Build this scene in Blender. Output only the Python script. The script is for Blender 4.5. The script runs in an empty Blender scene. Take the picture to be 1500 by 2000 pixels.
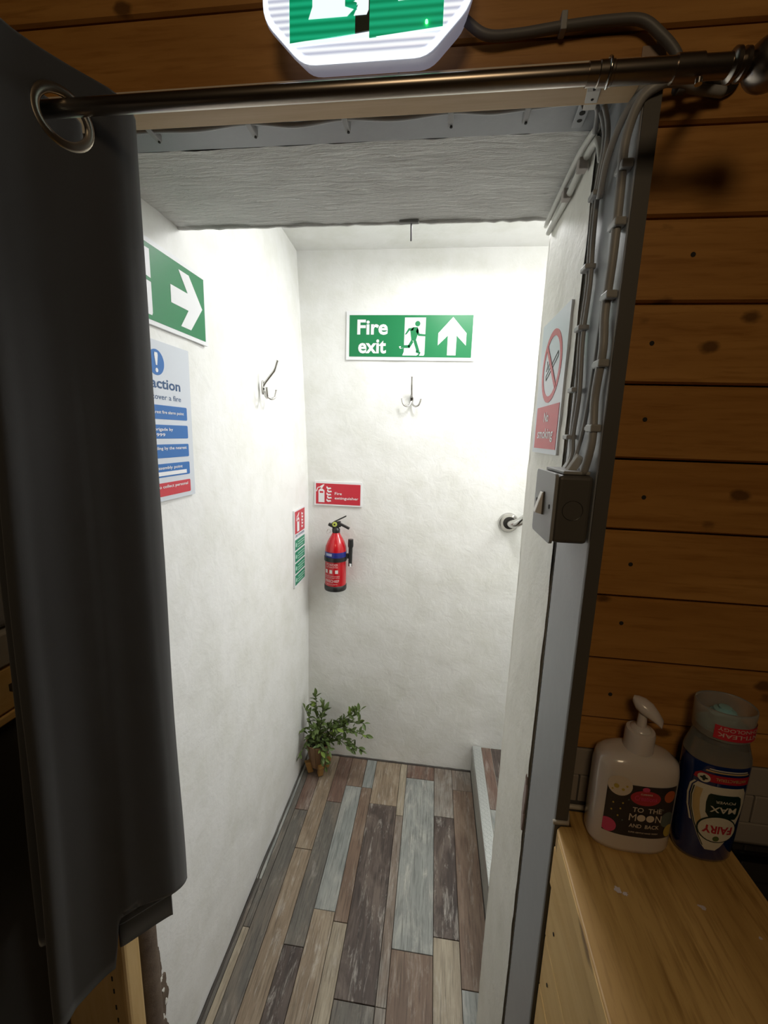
import bpy, bmesh, math, random
from mathutils import Vector, Matrix, noise
random.seed(7)
S = bpy.context.scene
C = S.collection
PI = math.pi
R = math.radians

# ------------------------------------------------------------------ camera
F_PX = 816.2
YAW, PITCH, ROLL = R(6.6925805), R(10.42859412), R(1.82707047)
CAM = Vector((0, 0, 1.5))
fwd = Vector((-math.sin(YAW), math.cos(YAW), 0)); rgt = Vector((math.cos(YAW), math.sin(YAW), 0)); up = Vector((0, 0, 1))
f2 = fwd*math.cos(PITCH)-up*math.sin(PITCH); u2 = up*math.cos(PITCH)+fwd*math.sin(PITCH)
r3 = rgt*math.cos(ROLL)+u2*math.sin(ROLL); u3 = u2*math.cos(ROLL)-rgt*math.sin(ROLL)
cd = bpy.data.cameras.new('camera'); cam = bpy.data.objects.new('camera', cd); C.objects.link(cam)
cd.sensor_fit = 'VERTICAL'; cd.sensor_height = 36; cd.lens = 36*F_PX/2000
cd.clip_start = 0.02
m = Matrix((r3, u3, -f2)).transposed().to_4x4(); m.translation = CAM
cam.matrix_world = m
S.camera = cam

# ------------------------------------------------------------------ world, lights, exposure
w = bpy.data.worlds.new('world'); S.world = w; w.use_nodes = True
w.node_tree.nodes['Background'].inputs[0].default_value = (.9, .8, .7, 1)
w.node_tree.nodes['Background'].inputs[1].default_value = 0.0
S.view_settings.view_transform = 'Standard'; S.view_settings.look = 'None'
S.view_settings.gamma = 1; S.view_settings.use_curve_mapping = False
S.view_settings.exposure = 0.0

def area(name, loc, aim, size, sizey, power, col, spread=180):
    l = bpy.data.lights.new(name, 'AREA'); l.shape = 'RECTANGLE'; l.size = size; l.size_y = sizey
    l.energy = power; l.color = col; l.spread = R(spread)
    o = bpy.data.objects.new(name, l); C.objects.link(o); o.location = loc
    o.rotation_euler = (Vector(aim)-Vector(loc)).to_track_quat('-Z', 'Y').to_euler()
    return o
area('stairwell_light', (1.05, 1.28, 2.05), (-0.50, 1.25, 0.8), .50, .45, 11.3, (1.0, .995, .985))
area('added_corridor_light', (0.10, 1.28, 2.14), (0.0, 1.20, 0), .35, .12, 6.2, (1.0, .995, .985))  # added fill from overhead, brightens the floor, left wall and soffit
area('room_lamp_light', (-0.05, -0.75, 2.2), (0.25, 0.4, .8), .36, .36, 3.1, (1.0, .76, .48))

# ------------------------------------------------------------------ helpers
WL = {}
def wl(o): return WL.get(o.name, Vector((0, 0, 0))) if o else Vector((0, 0, 0))
def empty(name, loc, label, cat, group=None):
    o = bpy.data.objects.new(name, None); C.objects.link(o); o.location = loc; o.empty_display_size = .02
    o['label'] = label; o['category'] = cat
    if group: o['group'] = group
    WL[o.name] = Vector(loc)
    return o
def tag(o, label=None, cat=None, group=None, kind=None):
    if label: o['label'] = label
    if cat: o['category'] = cat
    if group: o['group'] = group
    if kind: o['kind'] = kind
    return o
class MB:
    def __init__(s): s.v = []; s.f = []; s.mi = []; s.cur = 0
    def add(s, vs, fs):
        b = len(s.v); s.v += [Vector(p) for p in vs]; s.f += [tuple(b+i for i in f) for f in fs]; s.mi += [s.cur]*len(fs); return s
    def box(s, x0, x1, y0, y1, z0, z1):
        return s.add([(x0,y0,z0),(x1,y0,z0),(x1,y1,z0),(x0,y1,z0),(x0,y0,z1),(x1,y0,z1),(x1,y1,z1),(x0,y1,z1)],
              [(0,3,2,1),(4,5,6,7),(0,1,5,4),(1,2,6,5),(2,3,7,6),(3,0,4,7)])
    def obox(s, c, ax, ay, az):
        c, ax, ay, az = map(Vector, (c, ax, ay, az)); vs = []
        for k in (-1, 1):
            for i, j in ((-1,-1),(1,-1),(1,1),(-1,1)): vs.append(c+ax*i+ay*j+az*k)
        return s.add(vs, [(0,3,2,1),(4,5,6,7),(0,1,5,4),(1,2,6,5),(2,3,7,6),(3,0,4,7)])
    def tube(s, pts, r, n=10, caps=True):
        pts = [Vector(p) for p in pts]; rs = r if isinstance(r, (list, tuple)) else [r]*len(pts)
        base = len(s.v); prev = None
        for i, p in enumerate(pts):
            t = (pts[min(i+1, len(pts)-1)]-pts[max(i-1, 0)]).normalized()
            if prev is None:
                a = Vector((0,0,1)) if abs(t.z) < .9 else Vector((1,0,0)); x = t.cross(a).normalized()
            else: x = (prev-t*prev.dot(t)).normalized()
            prev = x; y = t.cross(x)
            for k in range(n): s.v.append(p+x*rs[i]*math.cos(2*PI*k/n)+y*rs[i]*math.sin(2*PI*k/n))
        for i in range(len(pts)-1):
            for k in range(n):
                a = base+i*n+k; b = base+i*n+(k+1) % n
                s.f.append((a, b, b+n, a+n)); s.mi.append(s.cur)
        if caps:
            s.f.append(tuple(base+k for k in reversed(range(n)))); s.f.append(tuple(base+(len(pts)-1)*n+k for k in range(n))); s.mi += [s.cur]*2
        return s
    def lathe(s, prof, c=(0,0,0), n=32, sx=1, sy=1, axis=None):
        # prof: (radius, height)
        c = Vector(c); base = len(s.v)
        q = axis.to_track_quat('Z', 'Y').to_matrix() if axis else Matrix.Identity(3)
        for (r, h) in prof:
            for k in range(n):
                s.v.append(c+q @ Vector((r*sx*math.cos(2*PI*k/n), r*sy*math.sin(2*PI*k/n), h)))
        for i in range(len(prof)-1):
            for k in range(n):
                a = base+i*n+k; b = base+i*n+(k+1) % n
                s.f.append((a, b, b+n, a+n)); s.mi.append(s.cur)
        s.f.append(tuple(base+k for k in reversed(range(n)))); s.f.append(tuple(base+(len(prof)-1)*n+k for k in range(n))); s.mi += [s.cur]*2
        return s
    def prism(s, poly, fr, d0, d1):
        # poly 2-D ccw in frame fr=(o,u,v,n) extruded from d0 to d1 along n
        o, u, v, n = fr; k = len(poly)
        A = [o+u*x+v*y+n*d0 for x, y in poly]; B = [o+u*x+v*y+n*d1 for x, y in poly]
        return s.add(A+B, [tuple(reversed(range(k))), tuple(range(k, 2*k))]+[(i, (i+1) % k, k+(i+1) % k, k+i) for i in range(k)])
    def build(s, name, mat, parent=None, smooth=False, bevel=0, seg=2, solid=0):
        off = wl(parent)
        me = bpy.data.meshes.new(name); me.from_pydata([tuple(p-off) for p in s.v], [], s.f)
        for mm in (mat if isinstance(mat, (list, tuple)) else [mat]): me.materials.append(mm)
        for i, p in enumerate(me.polygons): p.material_index = s.mi[i]
        if smooth:
            for p in me.polygons: p.use_smooth = True
            if smooth != True: me.set_sharp_from_angle(angle=R(smooth))
        me.update()
        o = bpy.data.objects.new(name, me); C.objects.link(o)
        if parent: o.parent = parent
        WL[o.name] = off
        if bevel:
            b = o.modifiers.new('bevel', 'BEVEL'); b.width = bevel; b.segments = seg; b.limit_method = 'ANGLE'; b.angle_limit = R(40)
        if solid:
            b = o.modifiers.new('solid', 'SOLIDIFY'); b.thickness = solid; b.offset = 0
        return o
def frame(o, u, v):
    o, u, v = Vector(o), Vector(u), Vector(v); return (o, u, v, u.cross(v))
def arc(cx, cy, r, a0, a1, n, ry=None):
    ry = ry or r
    return [(cx+r*math.cos(R(a0+(a1-a0)*i/n)), cy+ry*math.sin(R(a0+(a1-a0)*i/n))) for i in range(n+1)]
def circ(cx, cy, r, n=32, ry=None): return arc(cx, cy, r, 0, 360-360/n, n-1, ry)
def rrect(x0, y0, x1, y1, r, n=5):
    return arc(x1-r, y0+r, r, -90, 0, n)+arc(x1-r, y1-r, r, 0, 90, n)+arc(x0+r, y1-r, r, 90, 180, n)+arc(x0+r, y0+r, r, 180, 270, n)
def strip(pts, wd):
    # thick polyline as a single polygon
    L = []; Rr = []
    for i, p in enumerate(pts):
        a = Vector(pts[max(i-1, 0)]); b = Vector(pts[min(i+1, len(pts)-1)]); t = (b-a).normalized(); nn = Vector((-t.y, t.x))*wd/2
        L.append(tuple(Vector(p)-nn)); Rr.append(tuple(Vector(p)+nn))
    return L+Rr[::-1]
TC = {}
def text_geo(s, bold=0.0):
    k = (s, bold)
    if k in TC: return TC[k]
    c = bpy.data.curves.new('t', 'FONT'); c.body = s; c.size = 1; c.offset = bold; c.resolution_u = 3
    o = bpy.data.objects.new('t', c); C.objects.link(o)
    dg = bpy.context.evaluated_depsgraph_get(); me = bpy.data.meshes.new_from_object(o.evaluated_get(dg))
    vs = [(v.co.x, v.co.y) for v in me.vertices]; fs = [tuple(p.vertices) for p in me.polygons]
    bpy.data.objects.remove(o); bpy.data.curves.remove(c); bpy.data.meshes.remove(me)
    TC[k] = (vs, fs); return TC[k]
def text(mb, s, fr, x, y, h, width=None, d=0.0, bold=0.01, align='L', flip=False, curve=None):
    """letters of capital height h; baseline-left (or centre) at x,y in frame; curve=(cx,cy,rx,ry) wraps on a bottle"""
    vs, fs = text_geo(s, bold)
    x0 = min(v[0] for v in vs); x1 = max(v[0] for v in vs); k = h/.70
    kx = (width/(x1-x0)) if width else k
    W = (x1-x0)*kx
    out = []
    for a, b in vs:
        X = (a-x0)*kx; Y = b*k
        if align == 'C': X -= W/2
        elif align == 'R': X -= W
        if flip: X, Y = -X, -Y
        if curve: out.append(curve(x+X, y+Y, d))
        else:
            o, u, v, n = fr; out.append(o+u*(x+X)+v*(y+Y)+n*d)
    mb.add(out, fs); return mb

# ------------------------------------------------------------------ materials
def mat(name, col, rough=.5, metal=0, spec=.5, **kw):
    m = bpy.data.materials.new(name); m.use_nodes = True
    b = m.node_tree.nodes['Principled BSDF']
    b.inputs['Base Color'].default_value = (*col, 1); b.inputs['Roughness'].default_value = rough; b.inputs['Metallic'].default_value = metal
    b.inputs['Specular IOR Level'].default_value = spec
    if 'emit' in kw: b.inputs['Emission Color'].default_value = (*kw['emit'], 1); b.inputs['Emission Strength'].default_value = kw.get('es', 1)
    if 'trans' in kw: b.inputs['Transmission Weight'].default_value = kw['trans']; b.inputs['IOR'].default_value = kw.get('ior', 1.45)
    if 'coat' in kw: b.inputs['Coat Weight'].default_value = kw['coat']
    if 'sss' in kw: b.inputs['Subsurface Weight'].default_value = kw['sss']; b.inputs['Subsurface Scale'].default_value = .01
    return m
class NT:
    def __init__(s, m): s.m = m; s.n = m.node_tree.nodes; s.l = m.node_tree.links; s.b = s.n['Principled BSDF']; s.tc = s.n.new('ShaderNodeTexCoord')
    def map(s, sc=(1,1,1), loc=(0,0,0), rot=(0,0,0), src=None):
        x = s.n.new('ShaderNodeMapping'); x.inputs['Scale'].default_value = sc; x.inputs['Location'].default_value = loc; x.inputs['Rotation'].default_value = rot
        s.l.new(src or s.tc.outputs['Object'], x.inputs['Vector']); return x.outputs[0]
    def noise(s, v, scale, detail=4, rough=.6, dist=0):
        x = s.n.new('ShaderNodeTexNoise'); x.inputs['Scale'].default_value = scale; x.inputs['Detail'].default_value = detail
        x.inputs['Roughness'].default_value = rough; x.inputs['Distortion'].default_value = dist; s.l.new(v, x.inputs['Vector']); return x.outputs[0]
    def ramp(s, f, stops, interp='LINEAR'):
        x = s.n.new('ShaderNodeValToRGB'); x.color_ramp.interpolation = interp
        while len(x.color_ramp.elements) < len(stops): x.color_ramp.elements.new(.5)
        for e, (p, c) in zip(x.color_ramp.elements, stops):
            e.position = p; e.color = (*c, 1) if not isinstance(c, (int, float)) else (c, c, c, 1)
        s.l.new(f, x.inputs[0]); return x.outputs[0]
    def mix(s, a, b, f, mode='MIX'):
        x = s.n.new('ShaderNodeMix'); x.data_type = 'RGBA'; x.blend_type = mode
        for sock, val in ((x.inputs[0], f), (x.inputs[6], a), (x.inputs[7], b)):
            if isinstance(val, (int, float)): sock.default_value = val
            elif isinstance(val, tuple): sock.default_value = (*val, 1)
            else: s.l.new(val, sock)
        return x.outputs[2]
    def bump(s, h, strength=.3, dist=.002, chain=None):
        x = s.n.new('ShaderNodeBump'); x.inputs['Strength'].default_value = strength; x.inputs['Distance'].default_value = dist
        s.l.new(h, x.inputs['Height'])
        if chain: s.l.new(chain, x.inputs['Normal'])
        s.l.new(x.outputs[0], s.b.inputs['Normal']); return x.outputs[0]
    def color(s, c): s.l.new(c, s.b.inputs['Base Color'])
    def rough(s, c): s.l.new(c, s.b.inputs['Roughness'])
    def rand(s):
        x = s.n.new('ShaderNodeObjectInfo'); return x.outputs['Random']
    def offset(s, sc, mul=7.0):
        # object-random offset of coordinates so alike pieces differ
        mp = s.map(sc); r = s.rand(); a = s.n.new('ShaderNodeVectorMath'); a.operation = 'ADD'
        c = s.n.new('ShaderNodeCombineXYZ'); mm = s.n.new('ShaderNodeMath'); mm.operation = 'MULTIPLY'; mm.inputs[1].default_value = mul*9
        s.l.new(r, mm.inputs[0])
        for i in range(3): s.l.new(mm.outputs[0], c.inputs[i])
        s.l.new(mp, a.inputs[0]); s.l.new(c.outputs[0], a.inputs[1]); return a.outputs[0]

def plaster(name, col, amt=.35, fine=90):
    m = mat(name, col, .55, spec=.35); t = NT(m); v = t.map()
    n1 = t.noise(v, 7, 5, .65); n2 = t.noise(v, fine, 5, .6); n3 = t.noise(v, 22, 4, .55, .6)
    d = tuple(c*.90 for c in col)
    t.color(t.mix(col, (d[0], d[1], d[2]*.96), t.ramp(n1, [(.42, 0.0), (.72, 1.0)])))
    b1 = t.bump(n3, amt, .006); t.bump(n2, amt*.8, .0016, b1)
    return m
M = {}
M['plaster'] = plaster('white_wall_plaster', (.84, .845, .83), .32, 130)
M['reveal'] = plaster('cream_reveal_plaster', (.86, .85, .79), .25, 130)
def soffit_mat():
    m = mat('board_marked_soffit', (.86, .86, .83), .7, spec=.2); t = NT(m)
    v = t.map((6, 38, 30)); v2 = t.map((1, 1, 1))
    a = t.noise(v, 3.0, 6, .7, .4); b = t.noise(v2, 90, 5, .6); c = t.noise(t.map((4, 26, 26)), 6, 3, .6)
    t.color(t.mix((.86, .86, .83), (.40, .40, .38), t.ramp(a, [(.64, 0.0), (.74, .8)])))
    b1 = t.bump(a, .9, .012); b2 = t.bump(b, .4, .003, b1); return m
M['soffit'] = soffit_mat()
def brown_mat():
    m = mat('bare_brown_render', (.12, .085, .06), .9); t = NT(m); n_ = t.noise(t.map(), 30, 5); t.color(t.mix((.075, .05, .036), (.20, .15, .11), n_)); t.bump(n_, .6, .006); return m
M['reveal_brown'] = brown_mat()
def wood(name, base, dark, light, axis='X', grain=.5, rough=.4, knots=True, coat=0.0, spec=.5, kd=None):
    m = mat(name, base, rough, coat=coat, spec=spec); t = NT(m)
    sc = {'X': (1.2, 14, 14), 'Y': (14, 1.2, 14), 'Z': (14, 14, 1.2)}[axis]
    v = t.offset(sc)
    g = t.noise(v, 2.2, 5, .6, .5); g2 = t.noise(v, 11, 4, .6, .2)
    col = t.mix(dark, light, t.ramp(g, [(.3, 0.0), (.7, 1.0)]))
    col = t.mix(col, base, .45)
    col = t.mix(col, dark, t.ramp(g2, [(.5, 0.0), (.75, grain)]))
    if knots:
        ks = {'X': (12, 9, 19), 'Y': (9, 6, 14), 'Z': (11, 9, 5.5)}[axis]
        kv = t.offset(ks, 3.1)
        vo = t.n.new('ShaderNodeTexVoronoi'); vo.inputs['Scale'].default_value = 1.0; t.l.new(kv, vo.inputs['Vector'])
        wv = t.noise(kv, 6, 2, .5)
        ad = t.n.new('ShaderNodeMath'); ad.operation = 'MULTIPLY_ADD'; ad.inputs[1].default_value = .12; t.l.new(wv, ad.inputs[0]); t.l.new(vo.outputs['Distance'], ad.inputs[2])
        col = t.mix(col, kd or tuple(c*.35 for c in dark), t.ramp(ad.outputs[0], [(.16, .85), (.23, 0.0)]))
    t.color(col); t.bump(g2, .12, .001); return m
M['wall_wood'] = wood('orange_stained_pine', (.43, .205, .050), (.27, .11, .02), (.54, .275, .075), 'X', .8, .38, True)
M['counter_wood'] = wood('oiled_pine_worktop', (.58, .35, .105), (.30, .16, .04), (.66, .42, .15), 'Y', 1.0, .45, False)
M['pine'] = wood('pale_pine', (.76, .49, .18), (.60, .35, .10), (.82, .58, .25), 'Y', .35, .5, True, kd=(.2, .1, .03))
M['pine_z'] = wood('pale_upright_pine', (.60, .42, .19), (.48, .30, .11), (.68, .5, .26), 'Z', .35, .5, False)
M['batten'] = wood('planed_batten', (.56, .38, .20), (.42, .26, .12), (.66, .48, .28), 'X', .4, .5, False)
def grey_paint():
    m = mat('grey_gloss_paint', (.30, .315, .33), .38); t = NT(m); v = t.map()
    n = t.noise(t.map((5, 30, 5)), 4, 6, .7); n2 = t.noise(v, 40, 4)
    col = t.mix((.29, .30, .315), (.33, .345, .36), n2)
    col = t.mix(col, (.03, .028, .025), t.ramp(n, [(.735, 0.0), (.75, 1.0)]))
    t.color(col); t.bump(n2, .15, .002); return m
M['grey'] = grey_paint()
M['grey_cable'] = mat('painted_grey_cable', (.30, .30, .295), .45)
M['shaded_grey'] = mat('shaded_grey_paint', (.085, .078, .068), .5)  # grey paint darkened for faces turned away from the corridor light
M['white_cable'] = mat('painted_white_cable', (.66, .66, .61), .6)
M['dark'] = mat('dark_gap', (.02, .018, .015), .9)
M['grout'] = mat('dark_grout', (.07, .062, .055), .9)
def fabric():
    m = mat('charcoal_curtain_fabric', (.046, .046, .047), .82, spec=.25); t = NT(m)
    b = m.node_tree.nodes['Principled BSDF']; b.inputs['Sheen Weight'].default_value = .22; b.inputs['Sheen Roughness'].default_value = .45
    n = t.noise(t.map(), 900, 2); t.bump(n, .15, .0004); return m
M['curtain'] = fabric()
M['bronze'] = mat('brushed_dark_nickel', (.30, .26, .22), .28, 1)
M['chrome'] = mat('chrome', (.55, .54, .52), .16, 1)
M['eyelet'] = mat('antique_nickel_eyelet', (.42, .37, .30), .3, 1)
M['strap'] = mat('pale_painted_strap', (.50, .47, .42), .5)
M['white_plastic'] = mat('white_plastic', (.78, .78, .80), .35)
M['lit_plastic'] = mat('white_housing_added_glow', (.8, .8, .82), .35, emit=(.75, .78, 1.0), es=.16)  # slight emission added to brighten the housing, standing in for light through it
M['rocker'] = mat('ivory_rocker', (.72, .69, .65), .3)
M['black'] = mat('black_plastic', (.018, .018, .018), .35)
M['red'] = mat('gloss_red', (.52, .008, .016), .22, coat=.4)
M['sign_white'] = mat('sign_white', (.80, .81, .83), .35)
M['sign_silver'] = mat('sign_silver_white', (.62, .66, .72), .35)
M['sign_green'] = mat('sign_green', (.004, .19, .062), .35)
M['sign_green2'] = mat('sign_small_green', (.01, .24, .13), .4)
M['sign_red'] = mat('sign_red', (.55, .025, .045), .4)
M['sign_blue'] = mat('sign_blue', (.003, .125, .42), .35)
M['ink_blue'] = mat('dark_blue_ink', (.015, .07, .19), .5)
M['ink'] = mat('black_ink', (.02, .02, .02), .5)
M['checker'] = mat('aluminium_checker_plate', (.55, .57, .56), .38, .75)
def floorw(name, a, b, c, st=.5, white=0.0, edge=.46):
    m = mat(name, a, .5, spec=.4); t = NT(m)
    v = t.offset((16, 1.6, 10), 5); g = t.noise(v, 3.0, 6, .65, .6); v2 = t.offset((5, 2.0, 5), 3); s1 = t.noise(v2, 2.2, 5, .65, .8)
    fine = t.noise(t.offset((60, 3, 30), 2), 4, 4, .6)
    col = t.mix(a, b, t.ramp(g, [(.3, 0.0), (.7, 1.0)]))
    col = t.mix(col, c, t.ramp(s1, [(edge, 0.0), (edge+.16, st)]))
    if white:
        wn = t.noise(t.offset((13, 2.6, 10), 4), 3.0, 9, .78, .5)
        col = t.mix(col, (.52, .49, .44), t.ramp(wn, [(.53, 0.0), (.70, white)]))
    col = t.mix(col, tuple(x*.45 for x in b), t.ramp(fine, [(.48, 0.0), (.72, .75)]))
    t.color(col); t.bump(fine, .25, .001); return m
FW = {
 'tan':   floorw('plank_tan', (.30, .235, .165), (.19, .14, .095), (.36, .30, .22), .6, 0.75),
 'cream': floorw('plank_cream', (.42, .37, .28), (.30, .25, .18), (.22, .18, .13), .6, 0.5),
 'brown': floorw('plank_brown', (.20, .135, .095), (.135, .09, .065), (.25, .19, .14), .5, 0.45),
 'red':   floorw('plank_red_brown', (.19, .115, .085), (.12, .075, .058), (.22, .18, .15), .6, 0.5),
 'dark':  floorw('plank_dark_brown', (.085, .062, .052), (.05, .038, .034), (.19, .15, .125), .6, .95, .45),
 'grey':  floorw('plank_dark_grey', (.15, .14, .12), (.10, .092, .082), (.20, .165, .13), .6, 0.5),
 'blue':  floorw('plank_blue_grey', (.27, .285, .27), (.20, .215, .205), (.36, .36, .33), .7, .5),
 'pale':  floorw('plank_pale_grey', (.31, .325, .305), (.20, .21, .20), (.43, .43, .39), .7, .95),
 'mix':   floorw('plank_mixed', (.24, .19, .15), (.13, .10, .08), (.30, .29, .26), .7, .6),
}
M['tile'] = mat('cream_wall_tile', (.30, .26, .22), .3)
M['leaf'] = mat('boxwood_leaf', (.105, .155, .045), .5)
M['leaf2'] = mat('boxwood_light_leaf', (.17, .25, .045), .5)
M['stem'] = mat('leaf_stem', (.05, .07, .02), .6)
M['pot'] = wood('walnut_pot', (.24, .13, .06), (.11, .05, .022), (.42, .26, .13), 'Z', .5, .5, False)
M['pot_leg'] = wood('oak_pot_leg', (.36, .19, .045), (.24, .12, .03), (.46, .26, .08), 'Z', .4, .5, False)
M['soil'] = mat('dark_moss', (.012, .014, .008), .9)
M['soap'] = mat('pearly_hand_wash', (.62, .55, .50), .2, coat=.5, sss=.15)
M['pump'] = mat('translucent_pump', (.62, .56, .54), .25, coat=.3, sss=.1)
M['label_dark'] = mat('dark_label', (.022, .019, .022), .35)
M['blue_liquid'] = mat('blue_dish_soap', (.003, .018, .10), .12, coat=.6)
M['clear'] = mat('clear_plastic', (.80, .86, .86), .12, trans=.9, ior=1.3)
M['cap_clear'] = mat('frosted_clear_cap', (.80, .80, .77), .25, trans=.8, ior=1.25)
M['nozzle'] = mat('aqua_valve', (.25, .48, .52), .3)
M['cushion'] = mat('grey_upholstery', (.24, .25, .27), .9)
M['black_glass'] = mat('black_glass', (.006, .006, .007), .08, coat=.5)
M['room_dark'] = mat('room_wall_paint', (.22, .17, .12), .8)
M['room_floor'] = mat('room_floor', (.12, .09, .06), .7)

# ------------------------------------------------------------------ room shell
XL, XR, YB, ZS = -.526, .183, 1.708, 1.888
YF, YN = .636, .858       # masonry doorway from YF (front) to YN (back)
YW = .525                 # face of the boarded wall
CZ = 2.187
def rough_grid(fn, nu, nv, amp, sc):
    vs = []; fs = []
    for j in range(nv+1):
        for i in range(nu+1):
            p, n = fn(i/nu, j/nv); k = noise.noise(Vector(p)*sc)*.6+noise.noise(Vector(p)*sc*3.1)*.4
            vs.append(Vector(p)+Vector(n)*amp*k)
    for j in range(nv):
        for i in range(nu):
            a = j*(nu+1)+i; fs.append((a, a+1, a+nu+2, a+nu+1))
    return vs, fs

# corridor left wall: starts inside the doorway, leans out a little near the far top corner
def lw(u, v):
    y = .60+u*(YB+.01-.60); z = v*2.45
    lean = -.046*max(0, min(1, (z-1.25)/.94))**1.2*max(0, min(1, (y-.86)/.85))
    foot = -.004*max(0, 1-z/.15)
    return (XL+lean+foot, y, z), (1, 0, 0)
mb = MB(); vs, fs = rough_grid(lw, 60, 110, .004, 5); mb.add(vs, fs); mb.box(-.80, -.60, .60, 1.9, 0, 2.45)
mb.box(-.62, XL-.004, .60, .604, 0, 2.45)
wall_left = mb.build('wall_left', M['plaster'], smooth=35); wall_left['kind'] = 'structure'
mb = MB(); vs, fs = rough_grid(lambda u, v: ((-.64+u*2.2, YB, v*2.45), (0, -1, 0)), 110, 110, .004, 5); mb.add(vs, fs); mb.box(-.7, 1.6, YB+.01, YB+.15, 0, 2.45)
wall_back = mb.build('wall_back', M['plaster'], smooth=35); wall_back['kind'] = 'structure'
# front masonry with the doorway: right block (with reveal), lintel
mb = MB()
nv = 60
vs, fs = rough_grid(lambda u, v: ((XR, YN-u*(YN-YF), v*ZS), (-1, 0, 0)), 14, 80, .0022, 14); mb.add(vs, fs)
mb.box(XR+.003, 1.6, YF, YN-.003, 0, 2.45)
wr = mb.build('wall_front', [M['reveal'], M['plaster']], smooth=35); wr['kind'] = 'structure'
mb = MB()
vs, fs = rough_grid(lambda u, v: ((-.60+u*(.80), YN-v*(YN-YF), ZS), (0, 0, -1)), 60, 18, .0045, 16); mb.add(vs, [f[::-1] for f in fs])
mb.box(-.60, XR+.003, YF, YN-.003, ZS+.004, 2.45)
mb.build('soffit', M['soffit'], wr, smooth=35)
# flaked edge of the soffit and the reveal arris: lumpy plaster bead
mb = MB(); mb.tube([(-.527+i*.0142, YN-.004+noise.noise(Vector((i*.7, 0, 0)))*.003, ZS+.002+noise.noise(Vector((i*.9, 3, 0)))*.003) for i in range(51)], .0055, 6)
mb.build('plaster_edge', M['soffit'], wr, smooth=True)
mb = MB(); mb.tube([(XR+.0045+noise.noise(Vector((i*.8, 7, 0)))*.0012, YN-.006+noise.noise(Vector((i*.6, 3, 0)))*.003, i*.024) for i in range(79)], .005, 8)
mb.build('plaster_edge', M['reveal'], wr, smooth=True)
mb = MB(); mb.box(-.8, 1.6, YN-.3, YB+.15, CZ, CZ+.1)
ceil = mb.build('ceiling', M['plaster']); ceil['kind'] = 'structure'
mb = MB(); mb.box(1.55, 1.6, YN, YB, 0, 2.3)
o = mb.build('wall_right', M['plaster']); o['kind'] = 'structure'

# floor of the corridor: individual wood-look tile planks
mb = MB(); mb.box(-.80, 1.6, -2.0, YB+.1, -.06, -.006)
floor = mb.build('floor', M['grout']); floor['kind'] = 'structure'
G = .0016
def plank(x0, x1, y0, y1, k, z0=-.006, z1=0.0, par=floor, name='floor_plank'):
    m_ = MB(); m_.box(x0+G*.5, x1-G*.5, y0+G*.5, y1-G*.5, z0, z1+random.uniform(-.0006, .0006))
    return m_.build(name, FW[k], par, bevel=.0009, seg=1)
Y0 = .10
cols = [
 (-.530, -.512, [(Y0, 1.12, 'grey'), (1.12, YB, 'pale')]),
 (-.512, -.490, [(Y0, .98, 'cream'), (.98, 1.60, 'grey'), (1.60, YB, 'brown')]),
 (-.490, -.436, [(Y0, .62, 'mix'), (.62, 1.40, 'grey'), (1.40, YB, 'red')]),
 (-.436, -.372, [(Y0, 1.244, 'tan'), (1.244, YB, 'tan')]),
 (-.372, -.310, [(Y0, .954, 'dark'), (.954, 1.455, 'grey'), (1.455, YB, 'red')]),
 (-.310, -.240, [(Y0, 1.059, 'tan'), (1.059, 1.545, 'blue'), (1.545, YB, 'brown')]),
 (-.240, -.195, [(Y0, 1.033, 'cream'), (1.033, 1.545, 'brown'), (1.545, YB, 'blue')]),
 (-.195, -.082, [(Y0, .854, 'grey'), (.854, 1.472, 'dark'), (1.472, YB, 'tan')]),
 (-.082, -.052, [(Y0, .854, 'mix'), (.854, 1.433, 'mix'), (1.433, YB, 'cream')]),
 (-.052, .071, [(Y0, .988, 'brown'), (.988, 1.627, 'pale'), (1.627, YB, 'red')]),
 (.071, .150, [(Y0, 1.036, 'cream'), (1.036, 1.452, 'dark'), (1.452, YB, 'mix')]),
 (.150, .2345, [(Y0, .923, 'blue'), (.923, 1.592, 'brown'), (1.592, YB, 'mix')]),
]
for x0, x1, L in cols:
    for y0, y1, k in L: plank(x0, x1, y0, min(y1, YB-.003), k)
# dirty silicone bead along the wall feet
mb = MB(); mb.tube([(XL+.002+noise.noise(Vector((i*.5, 0, 2)))*.003, .62+i*.0217, .0005) for i in range(51)], .0028, 6); mb.tube([(XL+i*.0195, YB-.003, .001+noise.noise(Vector((i*.6, 1, 2)))*.002) for i in range(40)], .0045, 6)
mb.build('sealant_bead', M['grout'], floor, smooth=True)

# raised step on the right, checker-plate nosing, more planks, then stairs going up
st = empty('step', (.6, 1.28, 0), 'raised tiled step with checker plate edge along right side of corridor floor', 'step')
mb = MB(); mb.box(.2365, 1.54, YN+.004, YB-.004, 0, .1335); mb.build('riser_block', plaster('grey_riser', (.42, .42, .39), .3), st)
mb = MB(); mb.box(.2355, .2715, YN+.006, YB-.006, .1337, .1365); mb.box(.2345, .2362, YN+.006, YB-.006, .10, .1365)
d = 0
y = YN+.014; r_ = 0
while y < YB-.02:
    for q in range(3):
        cx = .2415+q*.011; a = R(45) if (q+r_) % 2 else R(-45)
        mb.obox((cx, y, .1368), (.0048*math.cos(a), .0048*math.sin(a), 0), (-.0011*math.sin(a), .0011*math.cos(a), 0), (0, 0, .0006))
    y += .0095; r_ += 1
mb.build('checker_plate_nosing', M['checker'], st)
xs = [.273, .315, .40, .50, .60, .74]
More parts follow.
